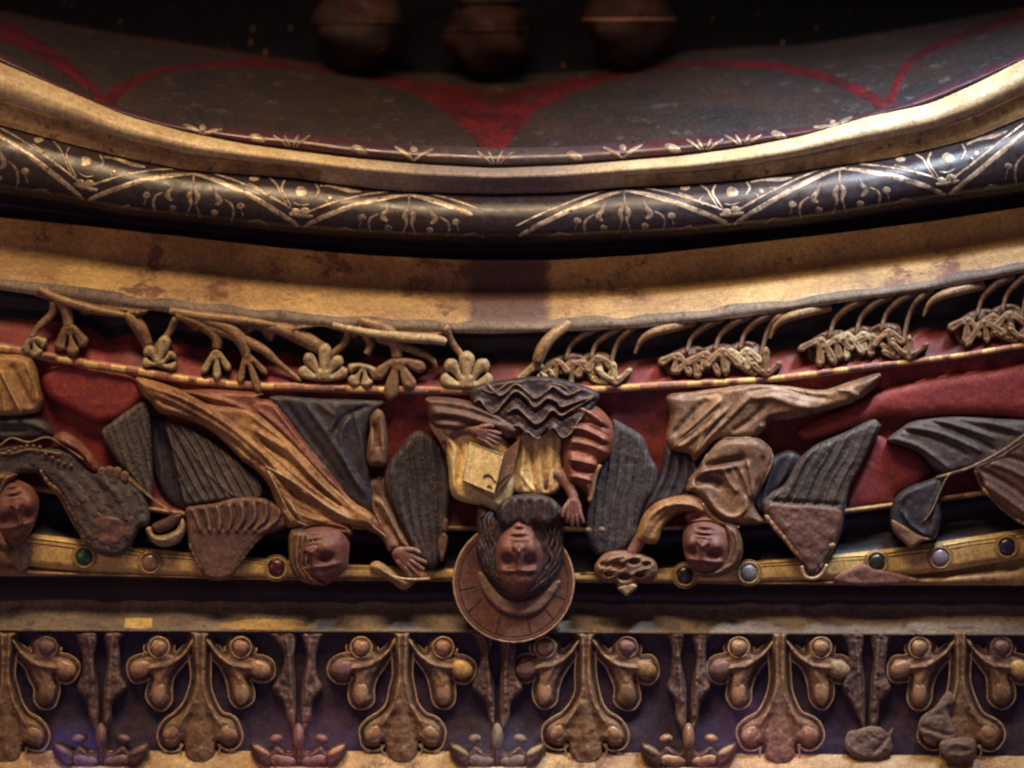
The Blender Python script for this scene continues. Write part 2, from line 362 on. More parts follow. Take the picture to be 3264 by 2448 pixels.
# vault behind
cA = curve([(0,37),(148,66),(295,96),(443,122),(627,148),(738,166),(849,185),(996,205),(1300,232),(1560,242),(1900,228),(2193,165),(2400,150),(2554,146),(2827,103),(3000,70),(3264,20)])
cC0 = curve([(0,170),(300,320),(547,388),(776,413),(945,423),(1100,445),(1329,463),(1577,472),(1826,468),(2124,447),(2363,423),(2612,400),(2900,320),(3264,170)])
web, fweb = mould('vault_web', cA, cC0, [(0,-900),(.4,-560),(.8,-210),(1,-95)], M['web'], 'shadowy brown painted vault web between red ribs', 'vault', rough=3)
cTop = lambda x: 0*x-300.
gp, fnight = sweep(cTop, lambda x: cA(x)+14, [(0,-1300),(.6,-1150),(1,-904)], rough=6)
night = mk('vault_ceiling', gp, M['night']); tag(night, 'blue black upper vault panel flecked with faint gilding', 'vault')
fl = []
for i in range(60):
    x = random.uniform(0, 3264); y = random.uniform(-10, 230)
    if y > cA(x)-18: continue
    s = random.uniform(2, 4.5)
    fl.append(ribbon([(x,y,s*.6),(x+random.uniform(-4,4),y+s*random.uniform(2,5),s*.5)], fnight, 1.5, 2))
fo = mk('gilt_flecks', fl, M['brown'], night); fo['kind'] = 'stuff'
def rib(pts, label, wd=17):
    P = pts
    g = ribbon([(x+3*vnoise(x, y, 40), y, w_*(.72+.14*vnoise(x, y, 70))) for x, y, w_ in P], lambda x, y: fweb(x, min(max(y, cA(x)), cC0(x))), 6, 6)
    return tag(mk('red_rib', g, M['red_deep']), label, 'rib', 'red painted ribs of the vault')
rib([(x, cA(x)+4, 9) for x in (-120,0,148,295,443,627,849,1100)], 'thin red rib along the upper left edge of the brown vault web')
rib([(-120,60,40),(0,95,38),(120,150,34),(221,221,26),(290,280,24),(330,330,30),(360,360,30)], 'broad red rib falling from the left picture edge to the cream roll')
rib([(345,335,26),(375,290,24),(430,258,17),(517,226,14),(664,207,13),(849,202,14),(1000,215,16),(1150,235,20),(1300,270,26),(1400,320,32),(1480,375,34),(1540,440,34),(1570,478,34)], 'long curved red rib arching between the two left vault valleys')
rib([(1575,478,34),(1620,415,34),(1690,350,30),(1776,300,26),(1900,250,22),(2050,216,15),(2193,206,14),(2296,203,14),(2444,208,15),(2591,236,18),(2700,272,20),(2780,310,26),(2835,352,36)], 'long curved red rib arching between the two right vault valleys')
rib([(2830,350,34),(2850,290,22),(2886,215,20),(2960,158,22),(3108,98,22),(3264,50,22),(3400,10,22)], 'short red rib rising to the upper right corner')
rib([(x, cA(x)+4, 6) for x in (1990,2193,2400,2554,2827,3000)], 'faint thin red rib at the upper right edge of the vault web')
def web_patch(topp, botp, nx_=60, ny_=10):
    xs = np.linspace(topp[0][0], topp[-1][0], nx_); V = []; Fc = []
    tp = np.interp(xs, [p[0] for p in topp], [p[1] for p in topp]); bt = np.interp(xs, [p[0] for p in botp], [p[1] for p in botp])
    for i_ in range(nx_):
        for k in range(ny_):
            y = tp[i_]+(bt[i_]-tp[i_])*k/(ny_-1)+3*float(vnoise(xs[i_], k*20., 40)); V.append((xs[i_], y, float(fweb(xs[i_], min(y, cC0(xs[i_]))))+3))
    for i_ in range(nx_-1):
        for k in range(ny_-1): Fc.append((i_*ny_+k, (i_+1)*ny_+k, (i_+1)*ny_+k+1, i_*ny_+k+1))
    return V, Fc
tri = mk('red_web_point', web_patch([(1250,258),(1400,262),(1570,300),(1760,262),(1880,245)], [(1250,270),(1400,335),(1500,400),(1575,478),(1650,400),(1760,315),(1880,262)]), M['red_deep'])
tag(tri, 'deep red field above the point where the two middle ribs meet', 'vault panel')
fg = []  # speckled sheen on the right of the web, put in as grey flecks
for i in range(190):
    x = rng.choice([rng.normal(2350, 260), rng.normal(2980, 120), rng.uniform(1700, 2700)]); t_ = rng.uniform(.35, .98); y = float(cA(x)+t_*(cC0(x)-cA(x)))
    L_ = rng.uniform(3, 13); a_ = rng.uniform(0, 6.3)
    fg.append(ribbon([(x,y,1.2),(x+.5*L_*math.cos(a_+.3),y+.5*L_*math.sin(a_+.3),2.2),(x+L_*math.cos(a_),y+L_*math.sin(a_),1.0)], fweb, 1.5, 2))
fo = mk('sheen_flecks', fg, M['slate'], web); fo['kind'] = 'stuff'
# hanging corbels
def corbel(x, y, rx, ry, label, mat2, ang=0.):
    t = thing('hanging_corbel', x, y-ry, -820, label, 'corbel', 'dark corbels hanging below the vault')
    prof = [(-1.5,.7),(-.9,.75),(-.66,.86),(-.52,.78),(-.36,.95),(-.1,1.06),(.15,1.09),(.38,1.04),(.56,.92),(.72,.74),(.86,.52),(.95,.3),(1.0,.04)]
    P = cr(np.array(prof), 3)
    def lat(P, sc=1.0):
        V = []; Fc = []; n = 32
        for v, r in P:
            for k in range(n):
                a = 2*math.pi*k/n; l = 1+.03*math.cos(8*a)+.07*math.sin(3*a+v*5+x)+.09*float(vnoise(a*40, v*60+x, 22))
                V.append((x+rx*r*sc*l*math.cos(a), y+ry*v, -820+rx*r*sc*l*math.sin(a)))
        for j in range(len(P)-1):
            for k in range(n): Fc.append((j*n+k, (j+1)*n+k, (j+1)*n+(k+1)%n, j*n+(k+1)%n))
        return V, Fc
    mk('drum', lat(P), M['corbel'], t)
    for v, r in ((-.60,.86),(.02,1.08)):
        mk('band', lat(np.array([(v-.05,r*.98),(v-.025,r*1.03),(v+.025,r*1.03),(v+.05,r*.98)])), mat2, t)
    return t
corbel(1150, 70, 135, 165, 'leftmost dark corbel hanging below the vault, thin pale ring near its foot', M['corbel'])
corbel(1555, 95, 120, 150, 'middle round dark corbel hanging over the red rib valley', M['corbel'])
corbel(2010, 60, 125, 160, 'rightmost dark corbel with brownish orange bands', M['brown'])
# purple red moulding C
C, fC = mould('ornamented_moulding', cC0, lambda x: cD0(x)+8, [(0,-97),(.08,-78),(.2,-62),(.35,-52),(.5,-48),(.65,-50),(.8,-57),(.92,-69),(1,-84)], M['purple'], 'narrow purple red moulding with pale gilt flecks above the cream roll', 'moulding', nt=40)
def cv(x, t): return cC0(x)+(cD0(x)-cC0(x))*t
for x in (646, 1319, 1985, 2655):
    o = mk('chevron_motif', [ribbon([(x-62,cv(x-62,.15),3),(x-30,cv(x-30,.45),7),(x,cv(x,.85),3)], fC), ribbon([(x,cv(x,.85),3),(x+30,cv(x+30,.45),7),(x+62,cv(x+62,.15),3)], fC), blob(x, cv(x,.25), 12, 11, fC)], M['rosegold'], C)
for x in (820, 1145, 1831, 2144, 2482):
    mk('lozenge_motif', blob(x, cv(x,.5), 28, 13, fC, 4, .35), M['rosegold'], C)
for x in (930, 1580, 2246, 2368):
    mk('fan_motif', [ribbon([(x+a*.3, cv(x,.8), 2),(x+a*.8, cv(x,.45), 4.5),(x+a*1.3, cv(x,.15), 2)], fC) for a in (-45,-18,16,45)], M['rosegold'], C)
# cream roll D
D, fD = mould('cream_roll_moulding', cD0, cD1, [(0,-60),(.05,-24),(.15,0),(.28,14),(.40,13),(.52,0),(.66,-22),(.80,-34),(.93,-38),(1,-44)], M['cream'], 'cream roll moulding sweeping across the top', 'moulding', nt=34)
D['label'] = 'cream painted roll moulding sweeping in one arc above the chevron band'
# centre stain on the roll
pD2 = [(0,-4),(.30,-19),(.57,-31),(.85,-36),(1,-42)]
for xa, xb in ((-620, 1010), (1990, 3884)):
    mk('brown_strip', sweep(lambda x: cD0(x)+(.58+.03*vnoise(x, x*0, 140))*(cD1(x)-cD0(x)), lambda x: cD1(x)-1, pD2, xa, xb, 9, 16)[0], M['gold_dull'], D)
# chevron band E
E, fE = mould('chevron_band', cD1, cE1, [(0,-62),(.06,-28),(.18,0),(.34,16),(.5,24),(.68,24),(.85,12),(.94,-6),(1,-50)], M['band'], 'glossy dark round band painted with gilt chevrons and rosettes', 'moulding', nt=34, rough=.5)
def ey(x, t): return cD1(x)+(cE1(x)-cD1(x))*t
def er(p): return ribbon([(x, ey(x, t), wd) for x, t, wd in p], fE, 1.0, 5)
def eb(x, t, rx, ry): return blob(x, ey(x, t), rx*.9, ry*.9, fE, 1.6)
for a in (-70, 617, 1304, 1990, 2676, 3363):
    L = 343
    for s in (-1, 1):
        # worn away around the centre
        end = .60 if (a == 1304 and s == 1) else 1.0
        p1 = [(a+s*L*u*end, .07+.85*(1-math.cos(.25+u*end*.95)+math.cos(.25)-1)/(1-math.cos(1.2)+math.cos(.25)-1), wd) for u, wd in ((0,3),(.12,5),(.25,7),(.4,8),(.55,7.5),(.75,8),(.9,7),(.98,4))]
        p2 = [(a+s*(L*u*end+50), .02+.84*(1-math.cos(.25+u*end*.95)+math.cos(.25)-1)/(1-math.cos(1.2)+math.cos(.25)-1), wd) for u, wd in ((.04,1.5),(.22,2.6),(.4,3),(.6,3.2),(.76,3),(.86,2))]
        mk('chevron', [er(p1), er(p2)], M['rosegold'], E)
    g = [er([(a,.06,4),(a,.2,3),(a,.34,2)]), er([(a-4,.38,4),(a-14,.52,8),(a-8,.68,4),(a-22,.92,3)]), er([(a+4,.38,4),(a+14,.52,8),(a+8,.68,4),(a+22,.92,3)])]
    for s in (-1, 1):
        g += [er([(a+s*60,.28,1.5),(a+s*72,.45,6),(a+s*84,.56,9),(a+s*70,.66,4)]), eb(a+s*66,.80,13,11),
              er([(a+s*96,.52,3),(a+s*122,.62,4),(a+s*128,.78,4),(a+s*120,.92,2)]), eb(a+s*150,.62,14,12), er([(a+s*150,.66,2),(a+s*158,.80,2)]),
              er([(a+s*170,.90,2),(a+s*210,.86,4),(a+s*240,.94,2)])]
    mk('scroll_motif', g, M['faint'], E)
for lo in (273, 960, 2333, 3020):
    g = [eb(lo,.24,21,19), er([(lo-52,.06,2),(lo-62,.2,3.5),(lo-52,.34,3),(lo-30,.55,2)]), er([(lo+46,.06,2),(lo+56,.18,4),(lo+44,.32,2)]),
         er([(lo-110,.0,2),(lo-80,.14,3),(lo-66,.3,2.5),(lo-40,.58,2)]), eb(lo-150,.07,18,9), eb(lo+92,.28,10,9), er([(lo+60,.08,2),(lo+100,.06,4),(lo+150,.10,6),(lo+190,.10,2)]),
         er([(lo-90,.26,1.5),(lo-104,.34,2.5),(lo-92,.44,2)]), er([(lo+70,.30,1.5),(lo+84,.40,2.5),(lo+60,.52,2)]), er([(lo-24,.46,1.5),(lo,.50,2.5),(lo+24,.46,1.5)]), er([(lo+120,.24,1.5),(lo+150,.26,3),(lo+170,.20,1.5)]), er([(lo-170,.16,1.5),(lo-140,.24,3),(lo-120,.30,1.5)]),
         eb(lo-18,.62,17,10), eb(lo+12,.60,18,12), er([(lo-38,.68,5),(lo,.70,6),(lo+38,.69,5)])]
    mk('rosette_motif', g, M['rosegold'], E)
# dark groove F
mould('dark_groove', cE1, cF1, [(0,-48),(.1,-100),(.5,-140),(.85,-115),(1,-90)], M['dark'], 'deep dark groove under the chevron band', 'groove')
# big gold cavetto G
pG = [(0,-90),(.06,-115),(.16,-140),(.28,-154),(.38,-154),(.48,-136),(.58,-96),(.67,-50),(.76,-16),(.85,2),(.92,10),(.96,11),(1,2)]
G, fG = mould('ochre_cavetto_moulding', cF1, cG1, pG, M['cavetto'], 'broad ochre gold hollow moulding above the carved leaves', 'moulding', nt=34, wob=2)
mk('grey_lip', sweep(lambda x: cF1(x)+.84*(cG1(x)-cF1(x))+9*vnoise(x, x*0, 90), lambda x: cG1(x)+1, [(0,4),(.3,9),(.65,14),(1,5)], -620, 3884, 9, 10)[0], M['sill'], G)
# leaf hollow H
cH = lambda x: cG1(x)+np.interp(x,[0,1500,3264],[.5,.55,.62])*(cI0(x)-cG1(x))+16*vnoise(x, x*0, 70)
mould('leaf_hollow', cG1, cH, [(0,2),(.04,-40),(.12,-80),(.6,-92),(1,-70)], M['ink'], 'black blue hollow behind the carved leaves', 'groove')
mould('red_slope', cH, cI0, [(0,-70),(.5,-42),(1,-2)], M['red'], 'red painted slope behind the carved leaves above the dashed fillet', 'moulding')
# dashed fillet I
I_, fI = mould('dashed_fillet', cI0, cI1, [(0,-2),(.08,10),(.5,12),(.92,10),(1,-18)], M['pink'], 'thin pinkish gold fillet with dashes running above the figures', 'moulding', nt=12)
x = -30
while x < 3300:
    L = random.uniform(40, 62); gap = random.uniform(26, 60)
    if not (1500 < x < 1880):
        ym = lambda q: (cI0(q)+cI1(q))/2+1
        mk('gilt_dash', ribbon([(x,ym(x),9),(x+L/2,ym(x+L/2),9.5),(x+L,ym(x+L),9)], fI, 2.2, 3), M['gold'] if random.random() < .75 else M['repair'], I_)
        if random.random() < .45:
            mk('dark_dash', ribbon([(x+L+8,ym(x+L+8),6),(x+L+gap-8,ym(x+L+gap-8),6)], fI, 1.6, 2), M['orn_rim'], I_)
    x += L+gap
# wall J
J, fJ = mould('red_back_wall', cI1, cJ1, [(0,-18),(.08,-44),(.5,-62),(.9,-50),(1,-26)], M['red'], 'dark red painted back wall behind the upside down carved figures', 'wall', nt=40, rough=4)
mk('gilt_edge', sweep(lambda x: cJ1(x)-7, lambda x: cJ1(x)+9, [(0,-24),(.25,-12),(.7,-12),(1,-24)], -620, 3884, 9, 8)[0], M['gold_dull'], J)
# cavity and jewelled band
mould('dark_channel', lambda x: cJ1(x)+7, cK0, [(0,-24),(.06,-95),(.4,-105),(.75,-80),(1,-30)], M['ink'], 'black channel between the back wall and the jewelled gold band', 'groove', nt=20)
K, fK = mould('jewelled_gold_band', cK0, cK1, [(0,-34),(.05,-14),(.12,-8),(.5,-5),(.9,-6),(1,-26)], M['gold'], 'bright gold band set with round coloured stones', 'moulding', nt=20)
for tt in (.16, .30):
    for a, b in ((-100, 1450), (1850, 3400)):
        mk('incised_line', ribbon([(q, cK0(q)+tt*(cK1(q)-cK0(q))+1.2*math.sin(q*.03), 1.5) for q in np.arange(a, b, 60)], fK, .9, 2), M['line'], K)
jw = [(57,1754,(.20,.17,.17),'grey'),(268,1776,(.01,.06,.03),'green'),(478,1794,(.30,.17,.10),'tan'),(881,1811,(.08,.008,.01),'dark red'),
      (2184,1834,(.012,.010,.012),'black'),(2387,1826,(.18,.18,.20),'grey'),(2795,1793,(.02,.03,.016),'dark green'),(2997,1778,(.30,.25,.32),'lavender'),(3210,1744,(.018,.010,.05),'dark blue')]
for x, y, c, nm in jw:
    st = mk('setting', [ring(x, y, -4, 33, 4.2), ring(x, y, -5, 41, 1.6)], M['gold_dull'], K)
    j = mk('jewel', dome(x, y, -6, 27, 27, 12), gem(nm.replace(' ', '_')+'_stone', c), st); j['label'] = nm+' round stone'
mk('mortar_patch', relief([(2660,1850),(2690,1820),(2750,1800),(2800,1815),(2870,1830),(2930,1850),(2860,1862),(2740,1866)], -2, 6, 14, rough=3), M['repair'], K)
mk('mortar_patch', relief([(30,1740),(70,1725),(100,1750),(95,1790),(70,1830),(45,1800)], 0, 6, 12, rough=3), M['plaster'], K)
mould('brown_gold_strip', cK1, cL0, [(0,-46),(.3,-50),(.45,-14),(.8,-12),(1,-26)], M['gold_dull'], 'narrow brown gold strip just under the jewelled band', 'moulding', nt=12)
# groove L and sill
mould('lower_groove', cL0, cL1, [(0,-26),(.2,-80),(.5,-104),(.8,-110),(1,-108)], M['dark'], 'wide groove, its shade painted dark, between the gold band and the grey sill', 'groove', nt=18)  # dark paint puts the groove's shade into colour, over the upper sill too
Sl, fS = mould('grey_gold_sill', cL1, cS1, [(0,-108),(.2,-102),(.4,-84),(.6,-58),(.74,-36),(.86,-14),(.94,0),(.98,3),(1,-6)], M['sill'], 'worn grey gold sill above the lower frieze of leaves', 'moulding', nt=34)
mk('yellow_patch', ribbon([(398,1985,14),(440,1986,17),(485,1985,15)], fS, 3, 4), M['gold'], Sl)
mk('ochre_patch', ribbon([(700,1993,8),(800,1990,17),(930,1990,16),(1010,1996,6)], fS, 2.4, 4), M['gold_stone'], Sl)
# lower frieze ground and bottom strip
mould('frieze_ground', cS1, cM1, [(0,-6),(.03,-40),(.3,-50),(.7,-48),(1,-26)], M['frieze'], 'blue purple ground behind the lower row of carved leaf ornaments', 'wall', nt=40, rough=3)
mould('bottom_gold_strip', cM1, cB1, [(0,-30),(.06,-12),(.3,22),(.6,52),(1,90)], M['gold_stone'], 'ochre gold strip along the bottom edge', 'moulding', nt=24)
lamp('blue_glass_light', 'SPOT', (-0.9, -0.9, -0.5), (-0.70, 0, -0.605), 26.0, (.25, .25, 1.0), .01, spot=9, blend=.8)
lamp('rose_glass_light', 'SPOT', (-0.3, -0.9, -0.45), (-0.33, 0, -0.60), 15.0, (1.0, .35, .55), .01, spot=13, blend=.9)
lamp('pale_glass_light', 'SPOT', (0.0, -0.9, -0.45), (-0.02, 0, -0.605), 16.0, (.65, .75, 1.0), .01, spot=10, blend=.9)
lamp('violet_glass_light', 'SPOT', (0.3, -0.9, -0.45), (0.40, 0, -0.605), 15.0, (.9, .45, .9), .01, spot=16, blend=.9)

# ================================================================== carved figures
def face(cx, cy, rx, ry, up, base, h, turn=0., step=2.6, outline=None):
    """relief of a head; up = angle of the crown direction; turn shifts the features sideways"""
    ca, sa = math.cos(up), math.sin(up)      # crown direction (x, y)
    if outline is None:
        outline = []
        for k in range(16):
            a = 2*math.pi*k/16; u = math.sin(a); v = math.cos(a)
            u *= (1.0 if v > -.2 else 1.0-.28*(-v-.2)/.8)
            outline.append((cx+ca*v*ry-sa*u*rx, cy+sa*v*ry+ca*u*rx))
    def extra(x, y):
        v = ((x-cx)*ca+(y-cy)*sa)/ry; u = (-(x-cx)*sa+(y-cy)*ca)/rx-turn
        G = lambda u0, v0, su, sv: np.exp(-((u-u0)/su)**2-((v-v0)/sv)**2)
        d = np.zeros_like(x)
        for s in (-1, 1):
            d -= 19*G(s*.40,.13,.24,.13); d += 9*G(s*.40,.13,.15,.075); d -= 3.5*G(s*.40,.12,.17,.018)
            d += 9*G(s*.42,.34,.34,.07); d += 9*G(s*.55,-.22,.28,.22); d -= 6*G(s*.20,-.14,.08,.12)
            d -= 5*G(s*.10,-.275,.055,.04); d += 7*G(s*.14,-.25,.08,.07)
        d += 15*G(0,.10,.11,.24)+22*G(0,-.17,.14,.13)
        d += 5*G(0,-.45,.26,.07); d -= 8*G(0,-.53,.27,.035); d += 6*G(0,-.61,.20,.06)
        d -= 4*G(0,-.71,.22,.05); d += 8*G(0,-.84,.24,.12); d += 6*G(0,.62,.6,.25)
        return d*(rx/80)
    return relief(outline, base, h, min(rx, ry)*.98, step=step, extra=lambda x, y: 1.35*extra(x, y), back=base-60, rough=1.0, ellip=(cx, cy, ry*1.08, rx*1.08, up))
def strands(A, B, n, amp, wd, jit=4):
    A = cr(A, 4) if len(A) > 2 else np.array(A, float); B = cr(B, 4) if len(B) > 2 else np.array(B, float)
    m = 7; ia = np.linspace(0, len(A)-1, m); ib = np.linspace(0, len(B)-1, m)
    sa = np.stack([np.interp(ia, range(len(A)), A[:,k]) for k in (0,1)], 1); sb = np.stack([np.interp(ib, range(len(B)), B[:,k]) for k in (0,1)], 1)
    out = []
    for i in range(n):
        t = i/(n-1) if n > 1 else .5
        out.append(([tuple(p+rng.normal(0, jit*.3, 2)) for p in sa*(1-t)+sb*t], amp*(1 if i % 2 == 0 else -.8), wd))
    return out
def hand(px, py, pd, ang, size, spread=.5, curl=.5, thumb=1, lens=(.82,1.0,1.08,.98)):
    """palm with four unequal bent fingers and a thumb leaving its side"""
    ca, sa = math.cos(ang), math.sin(ang); s = size
    loc = lambda u, v: (px+ca*u*s-sa*v*s, py+sa*u*s+ca*v*s)
    g = []
    for i, L in enumerate(lens):
        v0 = (i-1.5)*.17; a = (i-1.5)*spread*.28
        c = curl*(1+.15*i)
        pts = [(*loc(-.1, v0*.7), pd, .13*s), (*loc(.28, v0), pd+.06*s, .105*s)]
        u, v, d, th = .28, v0, pd+.06*s, 0.
        for seg, (ln, r) in enumerate(((.28,.095),(.22,.085),(.17,.07))):
            th += c*.55
            u += ln*L*math.cos(a)*math.cos(th*.9); v += ln*L*math.sin(a); d += -ln*L*s*math.sin(th)*.5+.02*s
            pts.append((*loc(u, v), d, r*s))
        g.append(tube(pts, 8, 3))
    g.append(tube([(*loc(-.28, thumb*.10), pd, .13*s), (*loc(-.05, thumb*.34), pd+.06*s, .12*s), (*loc(.18, thumb*.48), pd+.10*s, .10*s), (*loc(.36, thumb*.50), pd+.10*s, .075*s)], 8, 3))
    pal = [loc(-.42,-.2), loc(-.2,-.32), loc(.15,-.36), loc(.34,-.3), loc(.38,0), loc(.34,.3), loc(.1,.34), loc(-.2,.28), loc(-.42,.18), loc(-.48,0)]
    g.append(relief(pal, pd-.10*s, .26*s, .22*s, step=max(2.2, s*.04), back=pd-.5*s, rough=.6))
    return g
Qx = lambda t, p: Q(t, p)
def fr(t, lst): return [(Q(t, p), a, w_) for p, a, w_ in lst]
def trim(t, pts, d, r, mat, par, name='hem'):
    P = Q(t, pts); return mk(name, tube([(x, y, d, r) for x, y in P], 6, 4), mat, par)
class Surf:
    """depth lookup over an already built relief so trims can lie on it"""
    def __init__(s, g): s.V = np.array(g[0])
    def __call__(s, x, y):
        q = (s.V[:,0]-x)**2+(s.V[:,1]-y)**2; i = np.argsort(q)[:4]; return s.V[i,2].max()
def trim_on(g, pts, r, mat, par, name='hem', lift=.5):
    sf = Surf(g); P = cr(np.array(pts, float), 5)
    return mk(name, tube([(x, y, sf(x, y)+lift, r) for x, y in P], 6, 1), mat, par)
def scallop(edge_pts, n, r, d, mat, par, name='feather_edge', h=7, squash=.7):
    P = cr(np.array(edge_pts, float), 12); L = np.r_[0, np.cumsum(np.hypot(*np.diff(P, axis=0).T))]
    g = []
    for k in range(n):
        t = (k+.5)/n*L[-1]; x = np.interp(t, L, P[:,0]); y = np.interp(t, L, P[:,1])
        i = min(np.searchsorted(L, t), len(P)-1); a = math.atan2(*(P[i]-P[i-1])[::-1])
        q = r*random.uniform(.8, 1.15)
        g.append(dome(x, y, d-4, q*1.25, q*squash, h, a, 12, 4))
    return mk(name, g, mat, par)

def feathers(deg, L, wd, amp):
    a = math.radians(deg); c, s = math.cos(a), math.sin(a)
    def f(x, y):
        x = x+5*vnoise(x, y, 60); u = (x*c+y*s)/L; v = (-x*s+y*c)/wd
        row = np.floor(u); vv = (v+.5*(row % 2)) % 1.0-.5
        uu = u-row-.32*(1-(2*vv)**2)
        uu = np.where(uu < 0, uu+1, uu)
        return amp*(uu-.5)+amp*.5*(1-(2*vv)**2)-amp*.35*np.exp(-(vv/.07)**2)
    return f
def primaries(deg, wd, amp):
    a = math.radians(deg); c, s = math.cos(a), math.sin(a)
    def f(x, y):
        v = (-x*s+y*c)/wd+.25*vnoise(x, y, 90); fr_ = v-np.floor(v)
        return amp*(fr_-.5)-amp*.4*np.exp(-((fr_-.5)/.06)**2)
    return f
# ---- central figure
ctr = thing('carved_saint', 1650, 1250, 0, 'central carved figure hanging upside down, holding a gilt book, round halo behind the head', 'statue')
hx, hy = Q('CE', [(560,1235)])[0]; HR = 365*.53055
def halo_geo():
    pr = [(0,40),(.30,40),(.60,40),(.90,40),(.93,42),(.97,43),(1.0,41),(1.01,34),(1.01,12)]
    V = []; Fc = []; n = 96
    for r, d in pr:
        for k in range(n):
            a = 2*math.pi*k/n; V.append((hx+HR*r*math.cos(a), hy+HR*r*math.sin(a), d+.7*math.sin(k*1.7+r*9)))
    for j in range(len(pr)-1):
        for k in range(n): Fc.append((j*n+k, j*n+(k+1)%n, (j+1)*n+(k+1)%n, (j+1)*n+k))
    return V, Fc
halo = mk('halo', halo_geo(), M['halo'], ctr)
mk('rim', ring(hx, hy, 41, HR*.99, 3.0, 40), M['orn_pad'], halo)
mk('incised_ray', [ribbon([(hx+math.cos(a)*HR*.62, hy+math.sin(a)*HR*.50, 1.8), (hx+math.cos(a)*HR*.89, hy+math.sin(a)*HR*.89, 1.8)], lambda x, y: 40.4, 1.4, 4) for a in [math.radians(q) for q in (71, 109, 147, 18, 43, 172)]], M['line'], halo)
mk('incised_ray', ring(hx, hy, 40.6, HR*.90, 1.5, 40), M['line'], halo)
cres = [(345,1180),(370,1290),(450,1390),(560,1440),(680,1430),(770,1365),(845,1240),(800,1230),(700,1310),(600,1350),(500,1320),(430,1250),(380,1180)]
g = relief(Qx('CE', cres), 38, 14, 14, step=3, back=10); mk('cushion', g, M['cushion'], halo)
hair_o = [(345,785),(420,795),(480,840),(560,800),(700,800),(840,830),(862,960),(860,1090),(825,1190),(770,1275),(690,1325),(600,1345),(510,1320),(430,1245),(362,1140),(332,1040),(342,960),(335,880)]
hf = strands(Qx('CE',[(350,800),(330,900),(350,1040),(400,1180),(480,1300),(600,1350)]), Qx('CE',[(450,850),(430,950),(440,1060),(450,1180),(520,1280),(600,1320)]), 9, 7, 4)
hf += strands(Qx('CE',[(860,840),(870,960),(860,1100),(800,1230),(700,1320),(620,1350)]), Qx('CE',[(750,860),(760,960),(760,1080),(740,1200),(660,1290),(600,1320)]), 9, 7, 4)
hf = [([(p[0]+5*math.sin(i_*1.9+q_*.4), p[1]) for i_, p in enumerate(cr(np.array(P_), 3))], a_, w_) for q_, (P_, a_, w_) in enumerate(hf)]
mk('hair', relief(Qx('CE', hair_o), 36, 34, 30, hf, step=3.2, back=10), M['hair_dark'], ctr)
fx, fy = Q('CE', [(592,1085)])[0]
body = [face(fx, fy, 79, 124, math.pi/2, 52, 56, turn=.0, step=2.4)]
body += [tube([(*Q('CE',[(640,820)])[0], 20, 36), (*Q('CE',[(620,900)])[0], 50, 40), (*Q('CE',[(600,980)])[0], 60, 40)], 12, 4)]
# blessing hand hanging at the right, holding hand on the book
rhx, rhy = Q('CE', [(920,790)])[0]
body += hand(rhx, rhy, 88, math.radians(84), 74, .5, .55, 1, (.7,1.05,1.1,.62))
lhx, lhy = Q('CE', [(370,345)])[0]
body += hand(lhx, lhy, 100, math.radians(24), 72, .4, .5, -1)
body.append(tube([(fx+20, fy-150, 20, 26), (rhx-60, rhy-110, 34, 24), (rhx-6, rhy-50, 66, 17), (rhx, rhy, 86, 15)], 10, 4))
body.append(tube([(fx-20, fy-150, 10, 26), (lhx-20, lhy+140, 12, 24), (lhx-110, lhy+30, 40, 22), (lhx-50, lhy-14, 72, 16), (lhx, lhy, 98, 14)], 10, 4))
mk('body', body, M['skin'], ctr)
beard = [(480,760),(560,715),(700,705),(800,740),(860,820),(800,880),(740,900),(690,880),(640,905),(590,880),(540,905),(480,890),(455,820)]
mk('beard', relief(Qx('CE', beard), 72, 24, 22, strands(Qx('CE',[(500,730),(490,880)]), Qx('CE',[(820,740),(800,880)]), 11, 6, 5), step=3, back=20), M['hair_dark'], ctr)
# left mantle (pale gold)
mant = [(60,210),(60,300),(120,400),(150,470),(168,560),(180,690),(235,748),(380,780),(480,822),(560,720),(570,560),(520,380),(300,260),(120,190)]
g = relief(Qx('CE', mant), 20, 44, 30, fr('CE', [([(110,330),(200,420),(190,560),(210,690)],12,9),([(230,380),(250,500),(220,640)],-12,8),([(160,430),(190,540),(220,700),(330,760)],8,8),([(260,640),(350,700),(460,760)],10,9),([(70,260),(180,330),(330,370)],8,10)]), step=3.4, back=-25)
mk('mantle', g, M['pale'], ctr)
# chest tunic
tun = [(590,280),(830,290),(850,480),(850,640),(800,705),(690,712),(560,690),(545,600),(575,450)]
tf = fr('CE', [([(612,330),(620,480),(600,690)],14,9),([(665,340),(672,500),(700,700)],-16,5),([(700,340),(715,500),(720,700)],10,8),([(750,340),(748,520),(760,700)],-11,6),([(790,340),(790,500),(782,690)],9,8),([(590,560),(640,640),(690,690)],6,6)])
mk('tunic', relief(Qx('CE', tun), 24, 26, 12, tf, step=3.0, back=-25), M['pale'], ctr)
